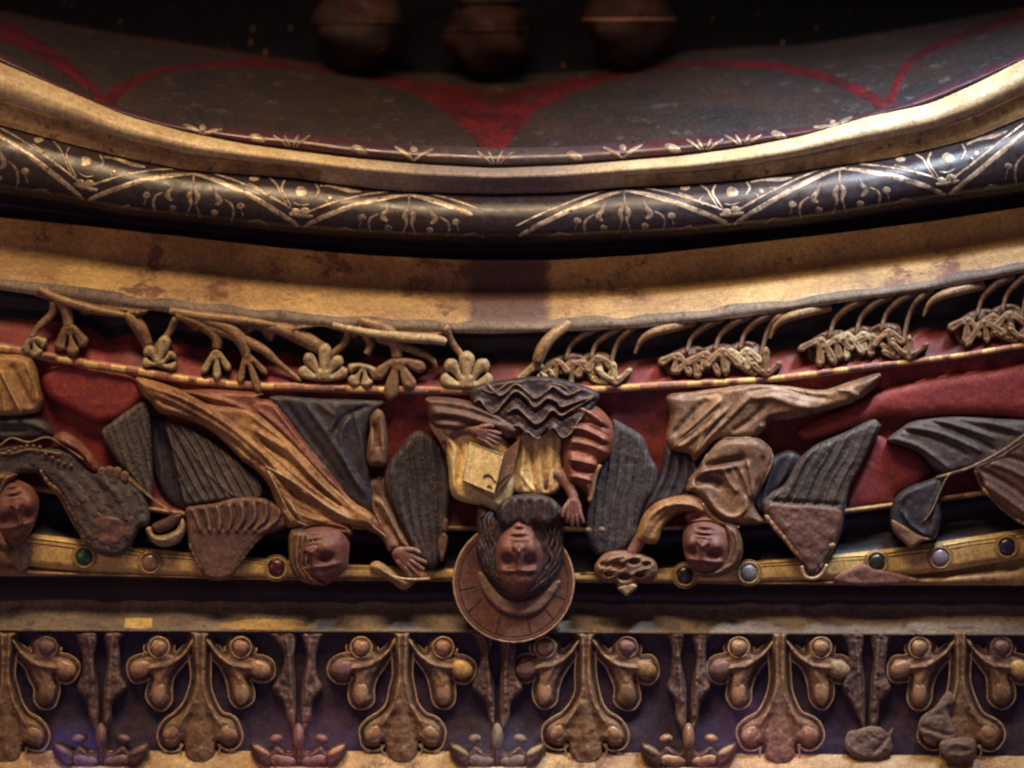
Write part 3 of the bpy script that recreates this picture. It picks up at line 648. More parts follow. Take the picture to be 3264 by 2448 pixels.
# waist pleats with zigzag hems
pl = [(370,60),(540,20),(700,8),(860,25),(1060,100),(1030,190),(960,280),(870,372),(820,360),(770,320),(705,375),(640,350),(560,300),(500,270),(400,215),(310,170),(320,110)]
zz = [[(325,152),(360,140),(400,195),(445,215),(505,150),(570,88),(640,130),(690,182),(760,130),(820,150),(850,180),(940,150),(1040,118)],
      [(520,215),(580,190),(640,240),(690,282),(735,262),(790,200),(845,232),(900,205),(1030,128)],
      [(555,295),(600,300),(650,350),(700,372),(745,345),(800,305),(850,365),(900,340),(965,245)],
      [(370,75),(430,98),(480,75),(530,40),(610,32)],[(790,40),(860,60),(905,105)]]
pl = [(330,60),(480,22),(620,4),(760,0),(900,30),(1070,100),(1040,190),(960,290),(870,376),(820,362),(770,322),(705,378),(640,350),(560,310),(500,270),(430,225),(330,190),(300,120)]
wf_ = []
for k, z in enumerate(zz[:3]): wf_.append((Q('CE', z), 9, 8))
for k, z in enumerate(zz[:3]): wf_.append((Q('CE', [(a, b+20) for a, b in z]), -10, 8))
zz.append([(400,40),(470,110),(520,90),(575,46),(640,92),(690,130),(760,88),(800,60),(880,110),(960,80)])
zz.append([(600,360),(640,330),(700,372),(745,345),(790,318),(830,362)])
g = relief(Qx('CE', pl), 66, 26, 16, wf_+[(Q('CE', zz[5]), 7, 7)], step=2.8, back=-25, rough=3)
wp = mk('waist_cloth', g, M['cloth'], ctr)
for z in zz: trim_on(g, Qx('CE', z), 3.0, M['wing_tip'], wp, lift=1.0)
# left sleeve, dark, over the book arm
sl = [(40,125),(200,130),(340,160),(480,220),(600,290),(600,350),(540,375),(450,350),(330,320),(220,330),(110,320),(55,270),(35,190)]
mk('sleeve', relief(Qx('CE', sl), 40, 60, 34, strands(Qx('CE',[(60,140),(250,160),(500,260)]), Qx('CE',[(70,290),(250,310),(480,340)]), 5, 7, 9), step=3.8, back=-25), M['sleeve'], ctr)
# right sleeve with cross folds
sr = [(860,180),(960,150),(1060,180),(1140,260),(1165,360),(1140,470),(1080,530),(1060,600),(1040,740),(1010,770),(985,700),(930,660),(870,650),(855,560),(850,450),(865,300)]
sf_ = []
for k in range(9):
    y = 225+k*47+rng.normal(0, 9); c_ = rng.normal(0, 16); sf_.append(([(880+c_,y-20),(960,y-22+c_),(1050,y+16),(1120+c_,y+60)], (14 if k % 2 == 0 else -12)*rng.uniform(.5, 1.1), rng.uniform(5, 10)))
g = relief(Qx('CE', sr), 30, 54, 36, fr('CE', sf_), step=3.2, back=-25); mk('sleeve', g, M['robe_red'], ctr)
trim('CE', [(1080,530),(1050,600),(1035,680),(1015,750)], 66, 7, M['gold_dull'], ctr, 'cuff')
# book: a thing held in the hand
bk = thing('gilt_book', *Q('CE',[(400,560)])[0], 70, 'gilt covered closed book held upside down by the central figure', 'book')
cov = Q('CE', [(298,392),(500,468),(448,706),(250,622)])
def slab(P, d0, d1, tilt=(0,0)):
    cx_, cy_ = np.mean([p[0] for p in P]), np.mean([p[1] for p in P]); V = []; n = len(P)
    for sc_, d in ((1.0,d0),(1.0,d1-3),(.96,d1)):
        for p in P:
            x, y = cx_+(p[0]-cx_)*sc_, cy_+(p[1]-cy_)*sc_; V.append((x, y, d+tilt[0]*(x-cx_)+tilt[1]*(y-cy_)))
    Fc = [tuple(range(2*n, 3*n))]
    for a in (0, n):
        for k in range(n): Fc.append((a+k, a+(k+1)%n, a+n+(k+1)%n, a+n+k))
    return V, Fc
o = mk('cover', slab(cov, 66, 104, (.05,.06)), M['pale'], bk); o.data.polygons.foreach_set('use_smooth', [False]*len(o.data.polygons))
cc = [(p[0], p[1]) for p in cov]; cxx = sum(p[0] for p in cc)/4; cyy = sum(p[1] for p in cc)/4
mk('border', [tube([(cxx+(a[0]-cxx)*.97, cyy+(a[1]-cyy)*.97, 105+.05*(a[0]-cxx)+.06*(a[1]-cyy), 1.6), (cxx+(b[0]-cxx)*.97, cyy+(b[1]-cyy)*.97, 105+.05*(b[0]-cxx)+.06*(b[1]-cyy), 1.6)], 6, 3) for a, b in zip(cc, cc[1:]+cc[:1])], M['leaf'], o)
pg = Q('CE', [(502,455),(600,372),(560,585),(462,700)])
o2 = mk('page_block', slab(pg, 50, 92, (-.35,.0)), M['brown'], bk); o2.data.polygons.foreach_set('use_smooth', [False]*len(o2.data.polygons))
mk('strap', [tube([(*Q('CE',[p])[0], d, 2.6) for p, d in (((378,602),108),((400,590),109),((425,600),109),((445,628),109),((470,638),108),((500,612),100),((545,585),88))], 6, 4), tube([(*Q('CE',[p])[0], d, 2.2) for p, d in (((400,662),110),((418,655),111),((430,672),111))], 6, 4)], M['line'], bk)

# ---- left angel (gold robe sweeping down to its hand)
la = thing('carved_angel', 1050, 1500, 0, 'upside down carved angel left of the centre in a long sweeping gilt brown robe', 'statue', 'carved angels flanking the central figure')
# wings
wl = [(1160,440),(1300,455),(1450,535),(1600,640),(1750,765),(1835,860),(1850,950),(1800,985),(1600,985),(1450,1005),(1310,1015),(1260,880),(1210,650)]
wf = [([(1185+18*k,470+14*k),(1240+40*k,720+14*k),(1310+62*k,1000-4*k)], 6 if k % 2 == 0 else -5, 6) for k in range(9)]
mk('wing', relief(Qx('LA', wl), -8, 24, 14, fr('LA', wf)[::3], step=3, back=-85, extra=primaries(62, 26, 10)), M['wing'], la)
wt = [(1310,1040),(1370,1020),(1440,1010),(1530,1000),(1640,965),(1780,955),(1900,985),(2010,1060),(2040,1150),(1980,1190),(1850,1240),(1770,1330),(1690,1440),(1640,1520),(1550,1552),(1450,1530),(1385,1430),(1330,1300),(1315,1150)]
g = relief(Qx('LA', wt), 4, 30, 16, fr('LA', [([(1345+k*88,1030-8*k),(1385+k*82,1110),(1420+k*60,1210)], 11 if k%1==0 else 0, 7) for k in range(8)]+[([(1388+k*86,1030-8*k),(1425+k*78,1120),(1450+k*58,1200)], -9, 5) for k in range(7)]), step=3.6, back=-85)
wtip = mk('wing', g, M['wing_tip'], la); wtip['label'] = 'rosy wing tip of short round feathers'
scallop(Qx('LA', [(1345,1290),(1380,1380),(1440,1480),(1540,1525),(1630,1480),(1690,1400),(1760,1310),(1850,1220)]), 15, 15, 28, M['leaf_dark'], wtip)
nw = [(715,505),(800,425),(900,350),(1015,285),(1060,400),(1072,600),(1080,800),(1075,960),(1010,930),(900,800),(790,650)]
mk('wing', relief(Qx('LA', nw), -10, 22, 14, extra=primaries(74, 22, 7), folds=fr('LA', [([(800+50*k,440-30*k),(860+45*k,640),(960+28*k,860)], 4 if k%2==0 else -3.5, 7) for k in range(5)]), step=4, back=-85), M['wing'], la)
mw = [(1130,470),(1200,430),(1290,480),(1370,570),(1408,700),(1418,900),(1410,1080),(1380,1250),(1345,1370),(1280,1420),(1180,1330),(1090,1150),(1000,960),(950,800),(990,650),(1080,540)]
g = relief(Qx('MA', mw), -4, 30, 20, extra=primaries(84, 27, 7), folds=fr('MA', [([(1010+48*k,690-50*min(k,4)+30*max(0,k-4)),(1040+45*k,850),(1120+32*k,1120),(1190+22*k,1300)], 3.5 if k%2==0 else -3, 8) for k in range(9)]), step=3, back=-85)
mid_wing = mk('wing', g, M['dark_wing'], la); mid_wing['label'] = 'tall dark grey wing beside the central figure'
mk('feather_tip', [relief(Qx('MA', [(1385,1045),(1408,1080),(1402,1150),(1370,1150),(1355,1110)]), 18, 10, 7, step=2.5, back=-20), relief(Qx('MA', [(1375,1160),(1405,1190),(1400,1270),(1365,1370),(1340,1290),(1338,1210)]), 18, 12, 9, step=2.5, back=-20)], M['wing_tip'], mid_wing)
# dark cloth behind
dk = [(130,182),(500,196),(900,210),(960,240),(870,330),(830,470),(835,640),(860,800),(880,920),(860,1030),(700,930),(550,740),(400,560),(250,350)]
mk('underrobe', relief(Qx('MA', dk), -14, 26, 24, fr('MA', [([(230,220),(420,480),(700,860)],-9,12),([(380,230),(520,420),(700,700),(820,900)],10,10),([(700,320),(640,480),(700,700),(800,860)],9,10),([(740,300),(790,520),(840,760)],8,8),([(600,240),(600,330),(560,440)],9,10),([(850,250),(680,330),(600,440)],-9,9),([(480,230),(600,330)],7,9)]), step=4, back=-85), M['slate'], la)
# main robe
ro = Qx('LA', [(960,120),(1120,150),(1300,215),(1500,300)])+Qx('MA', [(0,270),(200,420),(400,610),(560,790),(700,920),(860,1020),(900,1110),(1000,1190),(1070,1230),(1020,1270),(985,1250),(925,1180),(830,1130),(700,1112),(560,1115),(300,1135),(235,1080),(180,960),(130,830),(60,740),(0,690)])+Qx('LA', [(1700,700),(1600,590),(1450,470),(1280,405),(1130,370),(1060,290),(1000,230)])
rf = fr('LA', [([(1030,180),(1300,270),(1600,450),(1900,700),(2212,1000)],12,10),([(1100,270),(1350,370),(1650,570),(1900,800)],-9,9),([(1080,230),(1300,330),(1620,520),(1800,680)],9,8),([(1840,740),(2000,900),(2100,1080)],10,8)])
rf += fr('MA', [([(130,690),(350,840),(550,970),(700,1060)],12,7),([(160,790),(260,930),(360,1080)],12,7),([(200,820),(400,960),(640,1090)],-9,7),([(60,500),(300,660),(500,850),(720,1020)],-12,9),([(0,420),(250,560),(450,760),(640,930)],12,9),([(300,560),(480,760),(700,980)],-9,8),([(230,1000),(300,1090)],8,7),([(860,1010),(920,1130),(1000,1200)],9,7)])
rf += strands(Qx('MA',[(0,330),(300,560),(700,960)]), Qx('MA',[(60,680),(300,1000),(640,1100)]), 11, 4, 4)
g = relief(ro, 6, 46, 24, rf, step=3.4, back=-85)
robe = mk('robe', g, M['robe'], la)
trim_on(g, Qx('MA', [(110,690),(260,770),(420,880),(560,980),(700,1060)]), 3, M['leaf'], robe)
trim_on(g, Qx('MA', [(120,720),(180,830),(240,960),(300,1060),(400,1110)]), 3, M['leaf'], robe)
mr = Qx('LA', [(1180,190),(1300,205),(1500,200),(1840,225)])+Qx('MA', [(60,200),(150,220),(260,340),(400,530),(550,710),(690,890),(800,990),(760,1010),(640,900),(480,760),(300,560),(150,430),(0,330)])+Qx('LA', [(1600,380),(1400,270),(1250,215)])
g = relief(mr, 2, 34, 22, fr('MA', [([(20,260),(220,420),(420,640),(620,850)],10,9),([(40,300),(200,450),(400,690)],-8,7),([(150,240),(330,480),(560,740)],9,6)])+fr('LA', [([(1300,225),(1600,290),(1850,400)],8,9)]), step=4, back=-85)
mo = mk('mantle', g, M['robe_red'], la); trim_on(g, Qx('MA', [(170,240),(300,390),(420,560),(560,730),(680,880)]), 2.4, M['wing_tip'], mo)
ta = [(850,340),(900,275),(950,310),(968,420),(975,560),(965,670),(900,690),(832,665),(832,520),(850,430)]
mk('sleeve', relief(Qx('MA', ta), 0, 34, 22, fr('MA', [([(880,380),(895,480),(915,560)],-15,8),([(860,400),(860,600)],6,7),([(940,360),(950,600)],6,7)]), step=3, back=-85), M['robe_dark'], la)
mk('sleeve', relief(Qx('MA', [(860,920),(920,900),(1000,1000),(1060,1130),(1130,1260),(1080,1260),(1020,1230),(930,1170),(880,1060)]), 10, 34, 20, fr('MA', [([(890,950),(950,1080),(1060,1230)],-12,8),([(930,920),(1010,1080),(1090,1230)],9,7)]), step=3, back=-85), M['robe_dark'], la)
mk('underrobe', relief(Qx('LA', [(1040,420),(1180,420),(1500,600),(1850,860),(1990,980),(2060,1180),(1960,1200),(1840,1120),(1500,1040),(1280,1060),(1120,900),(1060,640)]), -46, 22, 24, strands(Qx('LA',[(1100,480),(1150,900)]), Qx('LA',[(1800,860),(1980,1150)]), 9, 6, 8), step=4.5, back=-85), M['slate'], la)
mk('underrobe', relief(Qx('MA', [(800,820),(960,760),(1080,900),(1180,1150),(1280,1330),(1180,1380),(1040,1260),(900,1160),(820,1040)]), -30, 24, 24, strands(Qx('MA',[(840,860),(960,1150),(1060,1250)]), Qx('MA',[(1000,840),(1120,1100),(1240,1320)]), 5, 6, 8), step=4, back=-85), M['robe_dark'], la)
mk('neckline', relief(Qx('MA', [(330,1120),(440,1060),(600,1060),(700,1110),(720,1180),(600,1170),(480,1160),(380,1180)]), 14, 30, 18, strands(Qx('MA',[(340,1130),(500,1090),(700,1130)]), Qx('MA',[(380,1170),(500,1140),(700,1160)]), 3, 6, 6), step=3, back=-85), M['robe_red'], la)
# head and hand
hd = Q('MA', [(480,1325)])[0]
bd = [face(hd[0]+8, hd[1], 92, 96, math.radians(82), 24, 66, turn=.30, step=2.6, outline=Qx('MA', [(300,1150),(420,1120),(560,1105),(680,1130),(705,1220),(698,1330),(690,1400),(640,1460),(560,1525),(470,1540),(370,1510),(300,1450),(282,1330)]))]
hn = Q('MA', [(1090,1340)])[0]
bd += hand(hn[0], hn[1], 50, math.radians(40), 88, .6, .5, -1)
bd.append(tube([(hd[0], hd[1]-30, 20, 30), (hd[0]+60, hd[1]-130, 6, 30), (hd[0]+200, hd[1]-90, 14, 26), (hn[0]-30, hn[1]-30, 34, 20)], 10, 5))
mk('body', bd, M['skin'], la)
ho = [(283,1150),(400,1140),(470,1190),(470,1290),(450,1400),(480,1490),(540,1530),(440,1536),(350,1500),(290,1430),(268,1300)]
mk('hair', relief(Qx('MA', ho), 44, 40, 26, strands(Qx('MA',[(300,1170),(285,1300),(310,1430),(400,1520)]), Qx('MA',[(440,1180),(450,1290),(430,1400),(500,1520)]), 9, 7, 5), step=2.8, back=-10), M['hair'], la)
cen = thing('censer_bowl', *Q('MA',[(1040,1480)])[0], 20, 'gilt bowl held in the left angel\'s hand over the gold band', 'bowl')
mk('bowl', relief(Qx('MA', [(845,1400),(905,1362),(1000,1420),(1080,1480),(1180,1490),(1160,1530),(1105,1568),(1060,1560),(980,1500),(890,1460)]), 30, 34, 22, fr('MA', [([(900,1400),(1000,1470),(1110,1510)],8,7)]), step=2.8, back=-20), M['gold_dull'], cen)
mk('rim', tube([(*Q('MA',[p])[0], 62, 4.5) for p in ((1010,1470),(1080,1490),(1180,1495),(1280,1490))], 7, 4), M['orn_pad'], cen)

# ---- far left angel
fa = thing('carved_angel', 60, 1450, 0, 'carved angel cut by the left edge of the picture, grey wing with scalloped gilt edges', 'statue', 'carved angels flanking the central figure')
rb = [(-260,-40),(0,-50),(200,-30),(262,60),(290,200),(305,290),(250,370),(0,395),(-260,395)]
g = relief(Qx('LA', rb), 0, 40, 26, fr('LA', [([(0,60),(60,180),(150,370)],12,8),([(70,20),(150,180),(230,330)],-12,12),([(-40,100),(20,250),(40,380)],10,9),([(180,20),(250,180),(280,320)],9,8)]), step=4, back=-85)
r_ = mk('robe', g, M['robe'], fa); trim_on(g, Qx('LA', [(0,70),(50,170),(100,270),(155,370)]), 3, M['leaf'], r_)
wv = [(-260,760),(-60,640),(120,600),(300,620),(420,600),(540,650),(640,770),(760,760),(860,775),(950,870),(1030,980),(1060,1100),(1040,1160),(985,1180),(960,1240),(920,1310),(860,1375),(760,1385),(670,1350),(590,1270),(520,1140),(430,970),(360,880),(270,800),(60,830),(-260,1000)]
g = relief(Qx('LA', wv), 4, 36, 22, extra=feathers(60, 60, 30, 3), folds=fr('LA', [([(400,780),(560,960),(680,1180)],7,14),([(560,760),(700,900),(820,1150)],-6,14),([(700,820),(850,980),(900,1150)],7,12),([(840,800),(960,960),(1010,1100)],-7,10)]), step=3.2, back=-85, rough=2)
wv_ = mk('wing', g, M['wing_tip'], fa); wv_.data.materials[0] = M['wing']
mk('rosy_field', relief(Qx('LA', [(440,800),(560,860),(640,980),(720,1080),(850,1100),(950,1080),(930,1180),(880,1260),(790,1310),(700,1290),(620,1190),(540,1020),(460,900)]), 34, 9, 12, step=4, back=20, rough=3), M['wing_tip'], wv_)
scallop(Qx('LA', [(290,780),(340,860),(420,920),(470,990),(510,1070),(560,1160),(600,1240),(680,1320)]), 15, 12, 34, M['leaf_dark'], wv_)
scallop(Qx('LA', [(640,1200),(700,1290),(780,1330),(860,1300),(900,1220),(960,1140)]), 9, 15, 34, M['leaf_dark'], wv_)
trim_on(g, Qx('LA', [(285,770),(360,890),(430,975),(520,1145),(600,1275)]), 4, M['leaf_dark'], wv_)
mk('shoulder_roll', relief(Qx('LA', [(360,560),(440,500),(540,540),(640,640),(700,760),(640,770),(560,660),(440,610)]), 24, 26, 20, fr('LA', [([(420,550),(540,620),(640,730)],8,7)]), step=3.6, back=-20), M['robe_red'], fa)
mk('feather_tip', [relief(Qx('LA', [(x,y),(x+34,y-14),(x+60,y+8),(x+50,y+60),(x+22,y+74),(x-4,y+46)]), 30, 14, 9, step=2.6, back=0) for x, y in ((690,760),(745,755),(800,762),(850,790))], M['wing_tip'], wv_)
fl_ = Q('LA', [(100,1080)])[0]
b2 = [face(fl_[0], fl_[1], 82, 110, math.radians(78), 20, 66, turn=-.15, step=2.8, outline=Qx('LA', [(-120,860),(60,830),(200,870),(270,960),(268,1080),(230,1180),(170,1270),(100,1310),(0,1290),(-90,1200),(-140,1040)]))]
hn = Q('LA', [(150,1350)])[0]
mk('body', b2, M['skin'], fa)
mk('hair', relief(Qx('LA', [(-260,820),(-40,780),(120,800),(40,900),(0,1050),(20,1200),(60,1300),(20,1350),(-60,1300),(-260,1300)]), 40, 38, 26, strands(Qx('LA',[(-200,850),(-180,1000),(-160,1280)]), Qx('LA',[(60,820),(-20,1000),(30,1300)]), 9, 7, 6), step=3.2, back=-20), M['hair'], fa)
# crown like band of small ornaments on its shoulder
cb = []
for k in range(11):
    x = 60+k*44; y = 640-40*math.sin(k*.45)+(k*6 if k > 5 else 0)
    xx, yy = Q('LA', [(x, y)])[0]; cb.append(dome(xx, yy, 46, 8, 6, 7, 0, 10, 4))
cb.append(tube([(*Q('LA',[p])[0], 46, 3.4) for p in ((0,600),(80,545),(200,575),(330,540),(450,600),(590,700))], 6, 4))
cb.append(tube([(*Q('LA',[p])[0], 46, 3.0) for p in ((0,650),(80,655),(200,625),(330,640),(430,655))], 6, 4))
mk('jewelled_collar', cb, M['leaf_dark'], fa)
mk('dark_cloth', relief(Qx('LA', [(-260,400),(0,395),(200,380),(320,420),(380,520),(250,560),(60,560),(-260,600)]), -8, 26, 20, fr('LA', [([(0,440),(200,440),(340,500)],7,9),([(0,500),(200,500)],-6,8)]), step=4, back=-85), M['slate'], fa)
cn2 = thing('censer_bowl', *Q('LA',[(1170,1200)])[0], 10, 'small pale hanging bowl between the two left wing tips', 'bowl')
mk('bowl', relief(Qx('LA', [(1025,1190),(1060,1170),(1090,1225),(1160,1225),(1240,1190),(1285,1110),(1312,1180),(1280,1260),(1210,1305),(1130,1310),(1065,1270)]), 14, 30, 18, fr('LA', [([(1060,1220),(1150,1260),(1260,1210)],6,7)]), step=2.8, back=-30), M['leaf'], cn2)
mk('lid', relief(Qx('LA', [(1070,1160),(1160,1110),(1240,1070),(1290,1080),(1270,1130),(1200,1190),(1110,1215)]), 8, 26, 16, step=3, back=-30), M['orn_rim'], cn2)
mk('chain', [tube([(*Q('LA',[p])[0], d, 2.4) for p, d in (((850,790),36),((960,880),34),((1080,980),30),((1220,1075),26))], 6, 3), tube([(*Q('LA',[p])[0], d, 2.0) for p, d in (((870,780),34),((1000,900),32),((1120,1000),28),((1240,1080),24))], 6, 3)], M['robe_dark'], cn2)

# lit part of the red wall, raised and painted brighter
tag(mk('lit_wall_cloud', relief(Qx('LA', [(290,110),(420,20),(650,30),(900,85),(1010,180),(1030,262),(950,340),(870,400),(780,435),(700,442),(600,420),(480,350),(340,270)]), -40, 30, 36, step=4.5, back=-85, rough=1.2), M['red_lit']), 'lit part of the red wall, raised like a rounded cloud above the far left wing', 'relief')
# ---- right angel
ra = thing('carved_angel', 2280, 1500, 0, 'upside down carved angel right of the centre in a worn brown robe with looped folds', 'statue', 'carved angels flanking the central figure')
wr = [(225,350),(330,395),(440,470),(490,600),(545,700),(530,830),(450,960),(405,1080),(380,1190),(280,1290),(130,1310),(50,1200),(30,1000),(60,880),(115,750),(155,620),(215,500)]
g = relief(Qx('RA', wr), -4, 28, 20, extra=primaries(97, 27, 7), folds=fr('RA', [([(250+k*36,420+k*40),(210+k*40,700),(140+k*40,960),(100+k*38,1200)], 3 if k%2==0 else -2.6, 8) for k in range(7)]), step=3, back=-85)
o = mk('wing', g, M['dark_wing'], ra); o['label'] = 'dark grey wing beside the central figure'
w2 = [(2050,350),(2105,370),(2115,410),(2040,560),(1970,700),(1900,830),(1865,1000),(1840,1150),(1790,1260),(1750,1340),(1705,1440),(1630,1465),(1570,1380),(1480,1265),(1350,1110),(1275,960),(1330,870),(1440,800),(1530,640),(1640,540),(1760,480),(1860,440)]
g = relief(Qx('RA', w2), 0, 34, 22, extra=primaries(116, 28, 8), folds=fr('RA', [([(2000-k*58,410+k*22),(1880-k*60,700),(1760-k*55,950)], 3.5 if k%2==0 else -3, 9) for k in range(8)]+[([(1330,920),(1500,930),(1680,940),(1850,950)],-7,8)]), step=3, back=-85)
w_ = mk('wing', g, M['wing'], ra); w_['label'] = 'broad grey wing pointing down to the jewelled band'
mk('rosy_field', relief(Qx('RA', [(1330,940),(1500,950),(1700,960),(1840,990),(1810,1150),(1750,1260),(1690,1390),(1620,1420),(1560,1330),(1440,1170),(1350,1050)]), 32, 8, 14, step=4, back=18, rough=3), M['wing_tip'], w_)
scallop(Qx('RA', [(1310,1030),(1380,1110),(1450,1190),(1520,1270),(1590,1340),(1640,1400)]), 11, 15, 34, M['orn_pad'], w_)
scallop(Qx('RA', [(1790,1230),(1740,1250),(1700,1300),(1690,1390)]), 4, 14, 34, M['orn_pad'], w_)
mk('hooked_tip', [tube([(*Q('RA',[p])[0], 38, 6) for p in ((1560,1380),(1580,1450),(1640,1470),(1700,1440),(1740,1370))], 7, 4)], M['orn_pad'], w_)
r1 = [(610,180),(800,150),(1000,120),(1200,95),(1450,110),(1700,140),(1900,80),(2110,20),(2080,110),(1940,220),(1720,290),(1500,345),(1340,360),(1300,420),(1200,480),(980,490),(860,600),(800,640),(760,590),(640,560),(600,480),(630,320)]
g = relief(Qx('RA', r1), 0, 36, 26, fr('RA', [([(1060,250),(900,390),(760,500),(680,550)],10,8),([(970,300),(870,440),(810,600)],11,7),([(1200,180),(1050,330),(900,480),(820,590)],12,9),([(900,200),(780,320),(650,460)],-11,11),([(1000,200),(860,330),(700,470)],9,7),([(1180,150),(1400,130),(1600,180),(1750,200)],-11,10),([(1200,200),(1350,190),(1500,240),(1650,270)],11,12),([(1330,340),(1500,310),(1650,290)],-11,8),([(700,190),(850,180),(1000,160)],-8,9),([(1300,250),(1200,350),(1060,440)],-10,10),([(1800,130),(1900,150),(1960,190)],8,8),([(1260,400),(1360,380),(1420,420)],9,8)]), step=4, back=-85)
rr = mk('robe', g, M['robe_dark'], ra)
for p in ([(1030,285),(930,370),(870,470),(810,590)], [(940,310),(830,400),(700,500),(650,548)]): trim_on(g, Qx('RA', p), 2.2, M['wing_tip'], rr)
r2 = [(760,790),(830,690),(900,580),(990,490),(1120,470),(1250,480),(1330,540),(1362,620),(1340,720),(1290,800),(1250,880),(1225,960),(1290,1070),(1200,1092),(1110,1090),(990,1060),(900,980),(850,920),(800,870),(740,850)]
g = relief(Qx('RA', r2), 14, 46, 30, fr('RA', [([(870,680),(1000,650),(1170,620)],-17,11),([(820,730),(900,700),(1000,690),(1080,680)],11,9),([(800,790),(900,780),(1010,820)],-18,14),([(1000,690),(1060,800),(1110,860)],10,8),([(1080,680),(1150,800),(1180,900)],-9,8),([(1180,640),(1210,780),(1220,900)],9,8),([(1290,600),(1280,720),(1240,840)],-8,8),([(900,880),(960,980),(1070,1040),(1160,980),(1170,880)],10,8),([(1130,700),(1170,820),(1190,900)],9,7)]), step=3.8, back=-85)
rr2 = mk('robe', g, M['robe_dark'], ra)
trim_on(g, Qx('RA', [(760,785),(850,670),(910,570),(990,492),(1120,478),(1240,484),(1330,545),(1355,620),(1330,700),(1250,870)]), 2.8, M['wing_tip'], rr2)
mk('underrobe', relief(Qx('RA', [(600,520),(700,560),(800,600),(860,720),(900,860),(880,960),(760,960),(620,940),(500,980),(430,1080),(400,1180),(420,1000),(470,860),(540,760),(570,640)]), -24, 30, 24, strands(Qx('RA',[(640,560),(580,760),(450,1020)]), Qx('RA',[(790,620),(820,780),(740,930)]), 7, 7, 8), step=4, back=-85), M['robe_red'], ra).data.materials[0] = M['slate']
mk('underrobe', relief(Qx('RA', [(1200,700),(1330,620),(1480,560),(1560,640),(1420,820),(1340,900),(1300,1000),(1240,1010),(1180,900)]), -30, 28, 24, strands(Qx('RA',[(1250,700),(1230,960)]), Qx('RA',[(1500,600),(1320,960)]), 5, 6, 8), step=4, back=-85), M['slate'], ra)
mk('neckline', relief(Qx('RA', [(740,1010),(860,960),(960,1010),(1080,1060),(1110,1110),(1040,1130),(920,1090),(800,1090),(750,1070)]), 14, 34, 18, strands(Qx('RA',[(760,1020),(900,990),(1080,1080)]), Qx('RA',[(780,1070),(900,1060),(1060,1110)]), 3, 6, 6), step=3, back=-85), M['robe_red'], ra)
slv = [(390,1195),(415,1090),(450,1010),(530,935),(640,895),(760,885),(845,930),(880,1000),(800,1005),(700,1000),(625,1060),(580,1130),(545,1215),(480,1225)]
g = relief(Qx('RA', slv), 26, 46, 28, fr('RA', [([(430,1160),(500,1020),(640,940),(800,960)],8,9),([(480,1190),(560,1060),(680,970)],-7,7),([(600,920),(620,980)],6,7)]), step=3.2, back=-40); mk('sleeve', g, M['robe'], ra)
trim('RA', [(860,940),(900,1010),(980,1070),(1060,1095),(1120,1110)], 50, 5, M['wing_tip'], ra, 'collar')
hd = Q('RA', [(880,1270)])[0]
b3 = [face(hd[0], hd[1], 86, 92, math.radians(96), 26, 62, turn=.12, step=2.6, outline=Qx('RA', [(760,1060),(900,1040),(1040,1080),(1090,1180),(1080,1300),(1040,1400),(950,1440),(860,1440),(780,1390),(735,1300),(722,1180)]))]
hn = Q('RA', [(300,1370)])[0]
b3 += hand(hn[0], hn[1], 44, math.radians(158), 84, .7, .5, 1)
b3.append(tube([(hd[0], hd[1]-30, 20, 30), (hd[0]-20, hd[1]-150, 16, 30), (hd[0]-150, hd[1]-110, 36, 24), (hn[0]+20, hn[1]-20, 34, 20)], 10, 5))
mk('body', b3, M['skin'], ra)
mk('hair', relief(Qx('RA', [(1020,1090),(1100,1110),(1140,1200),(1140,1320),(1080,1410),(980,1455),(860,1460),(800,1420),(880,1410),(980,1380),(1030,1300),(1040,1200)]), 38, 36, 20, strands(Qx('RA',[(1040,1110),(1060,1220),(1040,1340),(900,1420)]), Qx('RA',[(1110,1130),(1130,1240),(1090,1390),(880,1450)]), 8, 7, 5), step=2.8, back=-10), M['hair'], ra)
cn = thing('pierced_censer', *Q('RA',[(330,1430)])[0], 20, 'pierced censer with pointed foot held by the right angel beside the halo', 'censer')
co = [(100,1380),(180,1290),(300,1270),(420,1290),(520,1340),(545,1420),(500,1490),(420,1495),(390,1540),(325,1585),(270,1545),(230,1500),(130,1480)]
def holes(x, y):
    d = 0
    for p, r in (((170,1370),15),((270,1380),19),((380,1350),17),((470,1370),15),((310,1460),19),((200,1440),13),((420,1440),15)):
        q = Q('RA', [p])[0]; d = d-20*np.exp(-(((x-q[0])/r)**2+((y-q[1])/(r*.6))**2)**2)
    return d
mk('bowl', relief(Qx('RA', co), 26, 40, 30, fr('RA', [([(130,1420),(220,1330),(320,1310)],7,6),([(230,1420),(330,1330),(440,1310)],7,6),([(340,1450),(450,1400),(520,1360)],7,6),([(250,1510),(330,1560)],6,6)]), step=2.6, back=-20, extra=holes), M['robe_dark'], cn)
mk('foot', relief(Qx('RA', [(265,1540),(300,1510),(370,1500),(400,1530),(330,1590),(300,1575)]), 50, 16, 10, step=2.4, back=10), M['leaf'], cn)
mk('bead', [dome(*Q('RA',[p])[0], 40, 11, 10, 10, 0, 12, 4) for p in ((55,1130),(150,1125))], M['plaster'], cn)

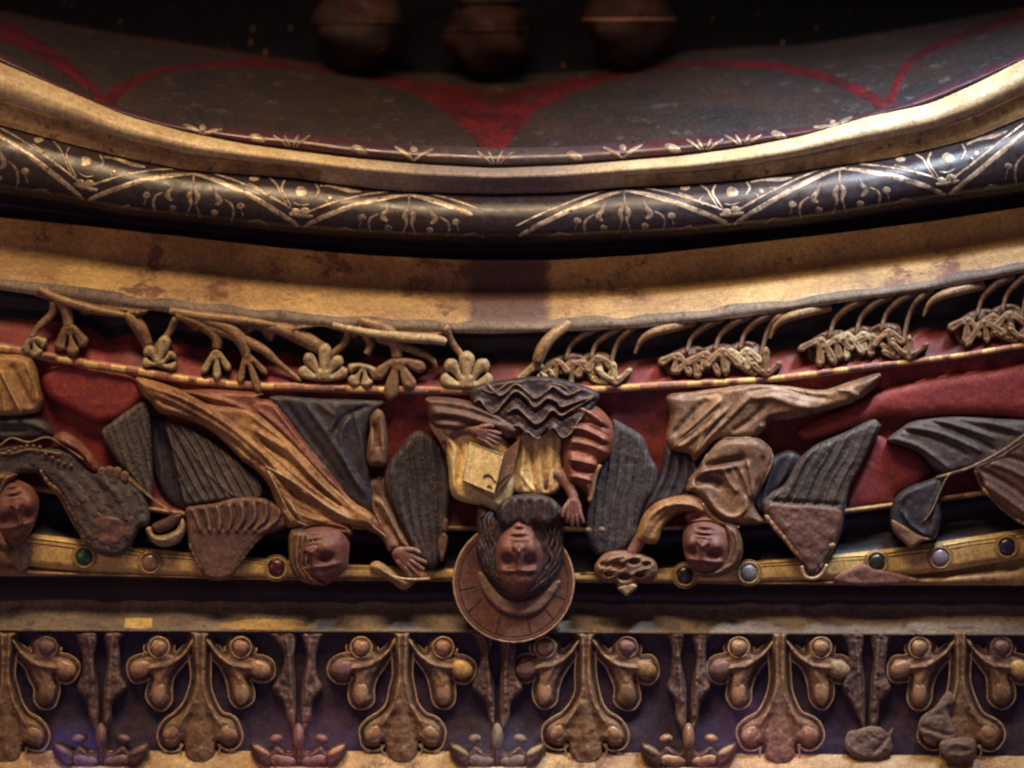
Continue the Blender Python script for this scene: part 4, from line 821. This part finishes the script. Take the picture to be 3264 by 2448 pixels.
# ---- far right angel
fr_ = thing('carved_angel', 3100, 1450, 0, 'carved angel cut by the right edge, only striped wings and a hanging sleeve showing', 'statue', 'carved angels flanking the central figure')
b1 = [(870,400),(950,350),(1080,322),(1300,305),(1600,320),(2050,360),(2050,520),(1780,580),(1500,680),(1330,720),(1220,745),(1120,690),(1030,590),(930,540),(780,490),(800,450)]
g = relief(Qx('FR', b1), -2, 30, 20, fr('FR', [([(880,400),(1100,450),(1300,540),(1400,600)],-10,7),([(900,380),(1150,420),(1400,520),(1500,570)],9,7),([(1060,330),(1300,400),(1500,500),(1600,560)],-10,7),([(1150,330),(1400,400),(1600,470)],8,8),([(1300,330),(1550,400),(1750,450)],-8,8),([(820,470),(1000,520),(1180,640),(1250,700)],9,8),([(1500,330),(1700,390),(1800,420)],7,8)]), step=4, back=-85)
o = mk('wing', g, M['wing'], fr_); o['label'] = 'upper striped grey feathers'
b2_ = [(1430,690),(1600,600),(1800,480),(2050,380),(2050,1250),(1800,1110),(1700,1040),(1600,950),(1520,880),(1480,780)]
g = relief(Qx('FR', b2_), 6, 34, 20, fr('FR', [([(1480,700),(1600,760),(1750,850),(1900,980)],-9,9),([(1550,650),(1700,700),(1900,800)],8,9),([(1650,590),(1800,640),(1950,700)],-8,9),([(1500,800),(1650,900),(1850,1050)],8,9)]), step=4, back=-55)
w3 = mk('wing', g, M['wing_tip'], fr_); w3['label'] = 'lower rosy brown wing with a pale edge'
trim_on(g, Qx('FR', [(1440,700),(1500,840),(1600,950),(1700,1040),(1810,1110),(1950,1190)]), 6, M['leaf_dark'], w3)
s3 = [(850,900),(930,840),(1060,790),(1180,755),(1200,850),(1180,960),(1185,1080),(1160,1190),(1120,1235),(1040,1245),(960,1290),(890,1240),(815,1160),(795,1080),(815,960)]
g = relief(Qx('FR', s3), 4, 34, 22, fr('FR', [([(1190,780),(1150,900),(1060,1070)],9,6),([(1180,880),(1120,1000),(1100,1150)],-8,6),([(880,1000),(960,1120),(1080,1200)],9,7),([(940,900),(900,1050),(940,1200)],-6,9),([(850,1150),(930,1280)],7,5)]), step=3.6, back=-85)
mk('sleeve', g, M['wing_tip'], fr_).data.materials[0] = M['slate']
mk('cuff', relief(Qx('FR', [(815,1080),(900,1120),(1000,1180),(1110,1230),(1040,1250),(960,1295),(890,1240),(820,1165)]), 30, 14, 12, step=3, back=0), M['robe_dark'], fr_)
mk('rod', tube([(*Q('FR',[p])[0], d, 5) for p, d in (((1150,765),34),((1400,690),40),((1650,560),44),((1850,420),46),((2000,330),46))], 8, 4), M['robe_dark'], fr_)
mk('cord', tube([(*Q('FR',[p])[0], d, 3.4) for p, d in (((1380,700),42),((1250,740),42),((1180,860),42),((1120,1000),42),((1050,1100),40))], 7, 4), M['wing_tip'], fr_)
# lit red wall at the right, its brightness put into the paint
tag(mk('lit_wall_cloud', relief(Qx('FR', [(470,230),(700,120),(900,60),(1200,-10),(1600,-60),(2050,-120),(2050,330),(1700,300),(1300,290),(1000,310),(820,300),(740,310),(600,360),(420,420),(250,470),(150,480),(100,420),(250,320)]), -34, 26, 44, step=6, back=-85, rough=1.2), M['red_lit']), 'wide lit part of the red wall, raised like a cloud above the right hand wings', 'relief')
tag(mk('lit_wall_cloud', relief(Qx('FR', [(700,440),(820,500),(980,560),(1080,650),(1120,720),(1000,830),(860,900),(820,980),(640,1005),(470,1020),(470,850),(560,700),(640,560)]), -46, 24, 44, step=5, back=-85, rough=1.2), M['red_lit']), 'lit red rounded patch of wall between the two right hand wings', 'relief')

# ================================================================== leaves under the ochre moulding
def leaf_outline(x, y, ang, lobes):
    """lobes: (angle offset in degrees, length, halfwidth); starts at the stalk"""
    P = []; n = len(lobes)
    base = min(l[2] for l in lobes)*.7
    nx_, ny_ = -math.sin(ang), math.cos(ang)
    P.append((x-nx_*base, y-ny_*base))
    for i, (a, L, wd) in enumerate(lobes):
        t = ang+math.radians(a); c, s = math.cos(t), math.sin(t)
        for u, v in ((.62,-.85),(.86,-.9),(1.0,-.3),(1.0,.3),(.86,.9),(.62,.85)):
            P.append((x+c*L*u-s*wd*v, y+s*L*u+c*wd*v))
        if i < n-1:
            t2 = ang+math.radians((a+lobes[i+1][0])/2); q = min(L, lobes[i+1][1])*.42
            P.append((x+math.cos(t2)*q, y+math.sin(t2)*q))
    P.append((x+nx_*base, y+ny_*base))
    return P
def leaf_geo(x, y, ang, lobes, base, h, step=2.6, back=-85, groove=-4):
    f = []
    for a, L, wd in lobes:
        t = ang+math.radians(a); f.append(([(x+math.cos(t)*L*.1, y+math.sin(t)*L*.1), (x+math.cos(t)*L*.85, y+math.sin(t)*L*.85)], groove, wd*.4))
    wmin = min(l[2] for l in lobes)
    return relief(leaf_outline(x, y, ang, lobes), base, h, wmin*.95, f, step=step, back=back, rough=.8)
def sprig(x, y, deg, lobes, stem, label, mat, stem_mat=None, d=6, h=18):
    t = thing('carved_leaf', x, y, d, label, 'leaf', 'gilt leaves carved under the ochre moulding')
    mk('blade', leaf_geo(x, y, math.radians(deg), lobes, d, h), mat, t)
    if stem: mk('stem', tube(stem, 8, 4), stem_mat or M['leaf_dark'], t)
    return t
L5 = [(-58,34,10),(-28,44,11),(0,50,12),(28,44,11),(58,34,10)]
L3 = [(-42,44,13),(0,54,14),(42,44,13)]
Lt = [(-38,50,8),(-8,60,8),(24,54,8)]
def sc_(L, k): return [(a, b*k, c*k) for a, b, c in L]
sp = [
 (100,1075,70,L3,[(170,960,24,9),(165,1000,10,9),(125,1040,10,8),(100,1075,12,7)],'cluster of round pale lobes, leftmost leaf beside the red patch','leaf',1.0),
 (218,1035,80,[(-30,72,15),(0,84,15),(30,72,15)],[(140,925,26,8),(190,960,22,12),(214,1000,14,13),(218,1040,10,12)],'fan shaped brown leaf hanging beside the leftmost round lobes','leaf_dark',1.0),
 (505,1170,-80,[(-75,44,13),(-40,62,14),(4,84,15),(40,56,13),(70,48,13)],[(560,1010,26,8),(540,1060,0,8),(500,1110,-6,7),(500,1165,6,8)],'pale upright leaf of three tall lobes over the lit red wall at the left','leaf',1.0),
 (690,1115,95,[(-38,64,9),(-6,80,10),(26,72,9)],[(560,1000,28,10),(640,1030,22,14),(690,1070,14,14),(690,1110,10,10)],'hanging leaf split into three thin pale tips, left half','leaf',1.0),
 (785,1125,80,[(-34,78,8),(-8,110,10),(22,84,9)],[(620,1010,30,11),(720,1040,26,16),(770,1085,18,16),(785,1130,12,11)],'long brown drooping leaf just right of the split pale leaf','leaf_dark',1.0),
 (1030,1215,-88,[(-66,70,14),(-34,84,14),(2,98,15),(34,80,14),(64,70,14)],[(1110,1040,26,8),(1100,1090,-4,8),(1050,1140,-6,7),(1030,1205,4,8)],'big pale palm leaf opening upward above the dark cloth','leaf',1.0),
 (1160,1160,100,[(-56,48,14),(-18,62,15),(20,66,15),(56,44,13)],[(1140,1040,26,9),(1180,1090,10,10),(1168,1130,8,8)],'small yellowish leaf with curled lobes, left of the middle','leaf',1.0),
 (1265,1140,84,[(-62,80,15),(-20,92,16),(16,112,17),(54,80,15)],[(1140,1020,30,10),(1230,1050,24,14),(1262,1100,14,15),(1265,1140,10,12)],'large brown three lobed leaf hanging over the dashed fillet','leaf_dark',1.0),
 (1488,1240,-90,[(-64,74,17),(-34,92,17),(0,98,18),(34,92,17),(64,74,17)],[(1420,1040,26,8),(1440,1090,-6,8),(1480,1150,-8,7),(1488,1230,0,8)],'pale cup shaped leaf left of the central waist cloth','leaf',1.0),
 (1715,1150,100,[(-34,84,11),(-4,108,13),(-56,60,8),(34,80,10)],[(1816,1030,-10,13),(1764,1068,22,13),(1730,1110,30,14),(1712,1155,24,12)],'bright spiky leaf hanging above the central figure','leaf',1.0),
]
for x, y, dg, L, st, lb, mt, k in sp: sprig(x, y, dg, [(a, b*1.22, c*1.5) for a, b, c in L], [(p[0], p[1], p[2], p[3]*1.45) for p in st], lb, M[mt], d=8 if mt == 'leaf' else 12, h=20)
# long stems running under the lip
def stem_thing(pts, label, mat='leaf_dark'):
    pts = [(p[0], p[1], p[2], p[3]*1.35) for p in pts]; t = mk('leafy_branch', tube(pts, 9, 5), M[mat]); tag(t, label, 'stem', 'stems running along under the ochre moulding')
stem_thing([(120,918,26,7),(180,950,33,10),(290,985,36,12),(400,1005,30,7)], 'leftmost stem lying below the ochre lip')
stem_thing([(540,990,28,8),(660,1010,36,12),(800,1025,36,10),(880,1038,28,6)], 'stem under the lip over the drooping left leaves')
stem_thing([(600,1020,24,8),(720,1060,24,13),(830,1110,14,12),(890,1160,2,8),(960,1215,6,5)], 'thick stem sloping down toward the pale palm leaf', 'leaf_dark')
stem_thing([(1060,1035,26,7),(1160,1058,34,10),(1280,1075,38,13),(1390,1082,38,12),(1420,1092,34,9)], 'gold stem with a slit behind it, left of the repaired block', 'leaf')
stem_thing([(1200,1080,20,8),(1300,1110,18,10),(1370,1140,10,8),(1390,1170,0,5)], 'short brown stem below the slit gold stem')
stem_thing([(840,1040,26,9),(900,1050,14,16),(960,1075,-10,20),(1040,1120,-20,15)], 'dark curling stem over the palm leaf')
stem_thing([(400,1000,20,9),(440,1040,0,18),(470,1100,-20,14)], 'dark curling stem left of the tall lobed leaf')
def leaf_mass(xa, xb, lo, hi, seed, label):
    r = random.Random(seed); top = []; bot = []
    n = max(4, int((xb-xa)/38))
    for k in range(n+1):
        x = xa+(xb-xa)*k/n; e = math.sin(math.pi*k/n)**.4
        top.append((x, float(cG1(x))-3)); bot.append((x+r.uniform(-10, 10), float(cG1(x))+4+e*(lo if k % 2 else hi)*r.uniform(.8, 1.15)))
    f = [([(x+14, y-30), (x+2, y-4)], 9, 6) for x, y in bot[1:-1]]+[([(top[0][0]+20, top[0][1]+12)]+[(x, y+12+6*(i % 2)) for i, (x, y) in enumerate(top[1:-1])]+[(top[-1][0]-20, top[-1][1]+12)], 8, 6)]
    tag(mk('leafy_branch', relief(top+bot[::-1], -16, 34, 20, f, step=3.4, back=-92, rough=6), M['leaf_dark']), label, 'stem', 'stems running along under the ochre moulding')
leaf_mass(120, 470, 22, 48, 1, 'leftmost brown mass of joined stalks under the ochre lip')
leaf_mass(540, 1010, 24, 62, 2, 'wide brown mass of joined stalks above the long drooping leaf')
leaf_mass(1050, 1430, 18, 44, 3, 'brown mass of joined stalks left of the mauve stained patch')
# right half: sprays of thin tips
def spray(x, label, mat, up):
    yl = float(cG1(x)); yf = float(cI0(x)); H = yf-yl; t = thing('carved_leaf', x, yf, 0, label, 'leaf', 'spiky leaf sprays on the right half')
    g = []; s = []; r = random.Random(int(x))
    if up:
        for k in range(2):
            L = [(a+r.uniform(-5, 5), H*(.36+.08*k)*r.uniform(.75, 1.1), r.uniform(10, 14)) for a in (-52, -8, 40)]
            g.append(leaf_geo(x-16+32*k, yf+2, math.radians(-92+14*k-6), L, 0+9*k, 16, step=2.4, back=-85, groove=-5))
        s.append(tube([(x+90,yl-18,-24,18),(x+56,yl+.04*H,-8,12),(x+24,yl+.25*H,-24,8),(x+4,yl+.6*H,-24,7),(x,yf-12,-4,7)], 8, 4))
    else:
        for k, dx in enumerate((-22, 26)):
            L = [(a+r.uniform(-8, 8), H*.44*r.uniform(.75, 1.1), r.uniform(12, 17)) for a in (-46, 0, 44)]
            g.append(leaf_geo(x+dx, yl+H*(.52+r.uniform(-.07, .05)), math.radians(94-dx*.3), L, 0+r.uniform(-8, 10), 16, step=2.4, back=-85, groove=-5))
        s.append(tube([(x+120,yl-20,-24,20),(x+84,yl-4,-12,16),(x+50,yl+.10*H,-16,12),(x+18,yl+.28*H,-26,8),(x+4,yl+.52*H,-12,6)], 9, 4))
        s.append(relief([(x-66,yl+.62*H),(x-30,yl+.46*H),(x+20,yl+.38*H),(x+66,yl+.46*H),(x+70,yl+.8*H),(x+30,yl+1.0*H),(x-30,yl+1.0*H),(x-64,yl+.86*H)], -52, 30, 16, step=3.6, back=-95, rough=9))
    mk('blade', g, mat, t); mk('stem', s, M['sleeve'], t)
RX = [(1800,'leaf_dark',0,'small drooping spray right of the spiky leaf over the waist cloth'),(1880,'leaf_dark',0,'second small drooping spray right of the central waist cloth'),
      (1945,'leaf',1,'bright upright spray of horns just right of the centre'),(2185,'leaf_dark',0,'broad brown drooping spray over the worn brown robe'),
      (2275,'leaf_dark',0,'brown spray with pale drops above the right angel'),(2355,'leaf',0,'pale beaded spray above the right angel'),(2425,'leaf_dark',1,'upright spray with one long horn above the right angel'),
      (2640,'leaf_dark',0,'brown pointed spray left of the yellow one'),(2725,'leaf',0,'pale yellowish hanging spray in the right half'),(2805,'leaf_dark',0,'thin brown tips beside the pale yellowish spray'),(2880,'leaf_dark',1,'upright fan of thin brown tips'),
      (3110,'leaf_dark',0,'drooping brown spray near the right edge'),(3190,'leaf_dark',0,'second drooping spray near the right edge'),(3255,'leaf_dark',1,'upright spray at the right picture edge')]
for x, mt, up, lb in RX: spray(x, lb, M[mt], up)
def swoop(x, label):
    yl = float(cG1(x)); o = mk('leafy_branch', tube([(x+176,yl-18,-24,16),(x+116,yl-4,-8,17),(x+50,yl+14,0,15),(x+6,yl+40,-10,10),(x-16,yl+84,-20,5)], 9, 5), M['leaf_dark'])
    tag(o, label, 'stem', 'stems running along under the ochre moulding')
for x, lb in ((2040,'curling stem above the first red slope patch right of centre'),(2470,'curling stem left of the brown pointed spray'),(2960,'curling stem right of the upright brown fan')):
    swoop(x, lb)

# ================================================================== lower frieze
def lobe_pts(x, y, ang, L, wd, waist=.45):
    c, s = math.cos(ang), math.sin(ang)
    return [(x+c*L*u-s*wd*v, y+s*L*u+c*wd*v) for u, v in ((-.05,-waist),(.25,-waist*.95),(.5,-.75),(.75,-1),(.93,-.75),(1.02,0),(.93,.75),(.75,1),(.5,.75),(.25,waist*.95),(-.05,waist))]
def lobe(x, y, ang, L, wd, d, h, waist=.45, back=-85, groove=0, flat=False):
    c, s = math.cos(ang), math.sin(ang); f = []
    if groove: f = [([(x+c*L*.1, y+s*L*.1), (x+c*L*.8, y+s*L*.8)], groove, wd*.3)]
    P = [(a+rng.normal(0, wd*.035), b+rng.normal(0, wd*.035)) for a, b in lobe_pts(x, y, ang, L, wd, waist)]
    if flat: return relief(P, d, h*.62, wd*.22, [([(x+c*L*.3, y+s*L*.3), (x+c*L*.85, y+s*L*.85)], -12, wd*.75)], step=3, back=back, rough=2.2)
    return relief(P, d, h, wd*.6, f, step=3, back=back, rough=2.4, power=2)
def edge_line(x, y, ang, L, wd, d, r=2.2):
    P = lobe_pts(x, y, ang, L*1.03, wd*1.06)[2:9]
    return tube([(a, b, d, r) for a, b in P], 6, 4)
def offset(P, q):
    P = cr(np.array(P, float), 3, True); T = np.roll(P, -1, 0)-np.roll(P, 1, 0); T /= np.hypot(*T.T)[:, None]+1e-9
    area = .5*np.sum(P[:,0]*np.roll(P[:,1], -1)-np.roll(P[:,0], -1)*P[:,1]); sg = 1 if area > 0 else -1
    return P+sg*q*np.stack([T[:,1], -T[:,0]], 1)
def fleur(x0, label, seed=0):
    t = thing('carved_fleuron', x0, 2012, 0, label, 'ornament', 'three lobed carved fleurons of the lower frieze')
    r = random.Random(seed); j = lambda a: r.uniform(-a, a)
    half = [(40,2013),(27,2030),(21,2080),(19,2150),(25,2200),(42,2248),(68,2282),(100,2298),(121,2322),(125,2352),(109,2376),(82,2380),(60,2364),(50,2378),(48,2412),(30,2438)]
    hl = [(x0-dx+j(4), y+j(4)) for dx, y in half]; hr = [(x0+dx+j(4), y+j(4)) for dx, y in half]
    body = hl+[(x0, 2446)]+hr[::-1]
    off = [p for p in offset(body, 13)]
    mk('back_plate', relief([tuple(p) for p in off[::2]], -46, 18, 7, step=3.2, back=-85, rough=2), M['orn_rim'], t)
    f = [([(x0,2006),(x0+j(3),2100),(x0,2180)],-7,5),([(x0-14,2010),(x0-11,2140),(x0-24,2230),(x0-70,2320)],8,8),([(x0+14,2010),(x0+11,2140),(x0+24,2230),(x0+70,2320)],8,8),([(x0,2210),(x0,2420)],7,16),
         ([(x0-24,2270),(x0-44,2340),(x0-46,2370)],-9,8),([(x0+24,2270),(x0+44,2340),(x0+46,2370)],-9,8)]
    mk('stem', relief(body, -30, 34, 18, f, step=3, back=-85, rough=2.5), M['orn'], t)
    lo = np.array([p for p in off if p[1] > 2050]); k0 = np.argmax(np.hypot(*(lo-np.roll(lo, 1, 0)).T)); lo = np.roll(lo, -k0, 0)
    mk('rim', tube([(a, b, -26+12*min(1, max(0, (b-2200)/150)), 3.0) for a, b in lo], 6, 1), M['orn_pad'], t)
    for s in (-1, 1):
        mk('pad', dome(x0+s*(92+j(4)), 2338+j(4), -4, 32, 23+j(2), 14, math.radians(s*38), 18, 6, .04), M['orn_pad'], t)
        side = [(18,2024),(34,2040),(48,2064),(72,2086),(88,2080),(90,2050),(108,2030),(134,2025),(158,2037),(168,2064),(160,2088),(176,2096),(204,2098),(222,2120),(223,2148),(204,2168),(178,2164),(158,2150),(152,2166),(160,2194),(160,2224),(144,2248),(120,2250),(102,2230),(98,2196),(88,2156),(68,2120),(42,2090),(22,2062),(12,2040)]
        S_ = [(x0+s*(dx+j(4)), y+j(4)) for dx, y in side]
        if s < 0: S_ = S_[::-1]
        so = offset(S_, 11)
        br = mk('leaf', relief([tuple(p) for p in so[::2]], -48, 22, 7, step=3.2, back=-85, rough=2), M['orn_rim'], t)
        mk('branch', relief(S_, -36, 28, 15, [([(x0+s*24,2040),(x0+s*60,2090),(x0+s*110,2122),(x0+s*190,2130)],10,8),([(x0+s*100,2124),(x0+s*128,2170),(x0+s*134,2230)],7,10)], step=3, back=-85, rough=2.5), M['orn'], br)
        lo = np.array([p for p in so if p[1] > 2052]); k0 = np.argmax(np.hypot(*(lo-np.roll(lo, 1, 0)).T)); lo = np.roll(lo, -k0, 0)
        if len(lo) > 3: mk('rim', tube([(a, b, -30, 2.7) for a, b in lo], 6, 1), M['orn_pad'], br)
        mk('bud', [dome(x0+s*131, 2064, -8, 25, 24, 17, 0, 18, 6, .13), ring(x0+s*131, 2064, -8, 33, 3)], M['orn_pad'] if r.random() < .6 else M['mauve'], br)
        mk('pad', dome(x0+s*190, 2132, -8, 35, 27, 15, math.radians(s*22), 18, 6, .05), M[FL] if s > 0 else (M['orn_pad'] if r.random() < .6 else M['mauve']), br)
        mk('pad', dome(x0+s*132, 2210, -12, 22, 37, 13, math.radians(-s*8), 18, 6, .04), M['orn_pad'] if r.random() < .5 else M['orn'], br)
    return t
for x, lb, sd, lf_ in ((18,'fleuron cut by the left picture edge',3,'orn_pad'),(637,'fleuron under the small yellow patch of the sill',4,'orn_pad'),(1282,'fleuron just left of the halo, a bright yellow leaf on its right side',1,'gold'),
        (1868,'fleuron just right of the halo, with a ringed pink bud',5,'gold_dull'),(2486,'fleuron at the right with a thick curled gilt leaf',6,'leaf'),(3062,'broken fleuron near the right edge, grey mortar over its left lobe',7,'gold')):
    FL = lf_; fleur(x, lb, sd)
def minor(x0, label, bloom, seed):
    r = random.Random(seed); t = thing('carved_lily', x0, 2015, 0, label, 'ornament', 'slender carved lilies between the fleurons')
    g = []
    for s in (-1, 1):
        q_ = lambda a: a+r.uniform(-9, 9)
        P = [(x0+s*10,2016),(x0+s*q_(86),2016),(x0+s*q_(70),2040),(x0+s*q_(56),2090),(x0+s*q_(66),2150),(x0+s*q_(78),2195),(x0+s*q_(48),2240),(x0+s*q_(34),2300),(x0+s*8,2345),(x0+s*6,2200),(x0+s*q_(16),2100)]
        g.append(relief(P, -38, 34, 16, [([(x0+s*40,2030),(x0+s*28,2120),(x0+s*24,2250)],8,6),([(x0+s*20,2040),(x0+s*14,2200)],-6,5)], step=3.4, back=-85, rough=5))
    mk('stem', g, M['lily'], t)
    if bloom is None: return t
    b1, b2 = bloom
    cal = [(x0-150,2372),(x0-96,2396),(x0-70,2376),(x0-26,2396),(x0-16,2340),(x0,2318),(x0+16,2340),(x0+26,2396),(x0+70,2376),(x0+96,2396),(x0+150,2372),(x0+140,2420),(x0+96,2448),(x0,2452),(x0-96,2448),(x0-140,2420)]
    mk('calyx', relief(cal, -16, 30, 12, [([(x0,2340),(x0,2440)],7,8),([(x0-20,2440),(x0-60,2390)],6,7),([(x0+20,2440),(x0+60,2390)],6,7),([(x0-70,2440),(x0-130,2395)],7,8),([(x0+70,2440),(x0+130,2395)],7,8)], step=3, back=-60), M['orn_rim'], t)
    mk('bud', dome(x0, 2350, 0, 19, 46, 34, 0, 18, 6), b1, t)
    for s in (-1, 1):
        mk('bud', dome(x0+s*72, 2356, -14, 22, 16, 20, s*.2, 16, 5), b1, t)
        mk('petal', dome(x0+s*50, 2424, 8, 44, 20, 16, s*-.15, 20, 6, .05), b1, t)
        p = mk('petal', relief([(x0+s*84,2424),(x0+s*90,2398),(x0+s*112,2380),(x0+s*148,2366),(x0+s*154,2392),(x0+s*140,2420),(x0+s*114,2444),(x0+s*92,2446)], 0, 34, 16, step=3, back=-60), M['orn_rim'], t)
        mk('pad', dome(x0+s*120, 2394, 24, 32, 13, 16, -s*.55, 18, 5, .05), b2, p)
    return t
minor(322, 'leftmost lily with a slim rosy bud and violet tinged petals', (M['mauve'], M['mauve']), 1)
minor(952, 'lily with a rose pink cluster of round buds', (M['mauve'], M['orn_pad']), 2)
minor(1585, 'lily below the halo with a tall pale grey bud', (M['plaster'], M['leaf']), 3)
minor(2195, 'lily with gilt edged petals spread like a boat', (M['orn_pad'], M['leaf']), 4)
minor(2765, 'worn lily whose flower is lost under grey mortar', None, 5)
def patch(P, label, d=10, h=26):
    tag(mk('mortar_patch', relief(Qx('W4', P), d-16, h*.4, 30, [([Q('W4',[p])[0] for p in P[::3]], 5, 9), ([Q('W4',[p])[0] for p in P[1::4]], -5, 7)], step=3, back=-85, rough=4), M['plaster']), label, 'mortar patch')
patch([(700,1170),(780,1150),(880,1120),(980,1130),(1040,1180),(1085,1130),(1070,1220),(1080,1320),(1000,1390),(880,1400),(760,1390),(690,1330),(670,1270)], 'grey lump of mortar hiding the flower of the worn lily')
patch([(1560,820),(1600,850),(1610,930),(1560,980),(1600,1100),(1640,1180),(1600,1240),(1480,1240),(1340,1200),(1300,1120),(1340,1030),(1440,960),(1500,880)], 'ragged grey mortar over the left lobe of the broken fleuron', 24)
patch([(1500,1250),(1620,1220),(1780,1230),(1800,1320),(1760,1400),(1640,1420),(1540,1390),(1490,1320)], 'lowest grey mortar patch on the gold strip near the right edge', 36)
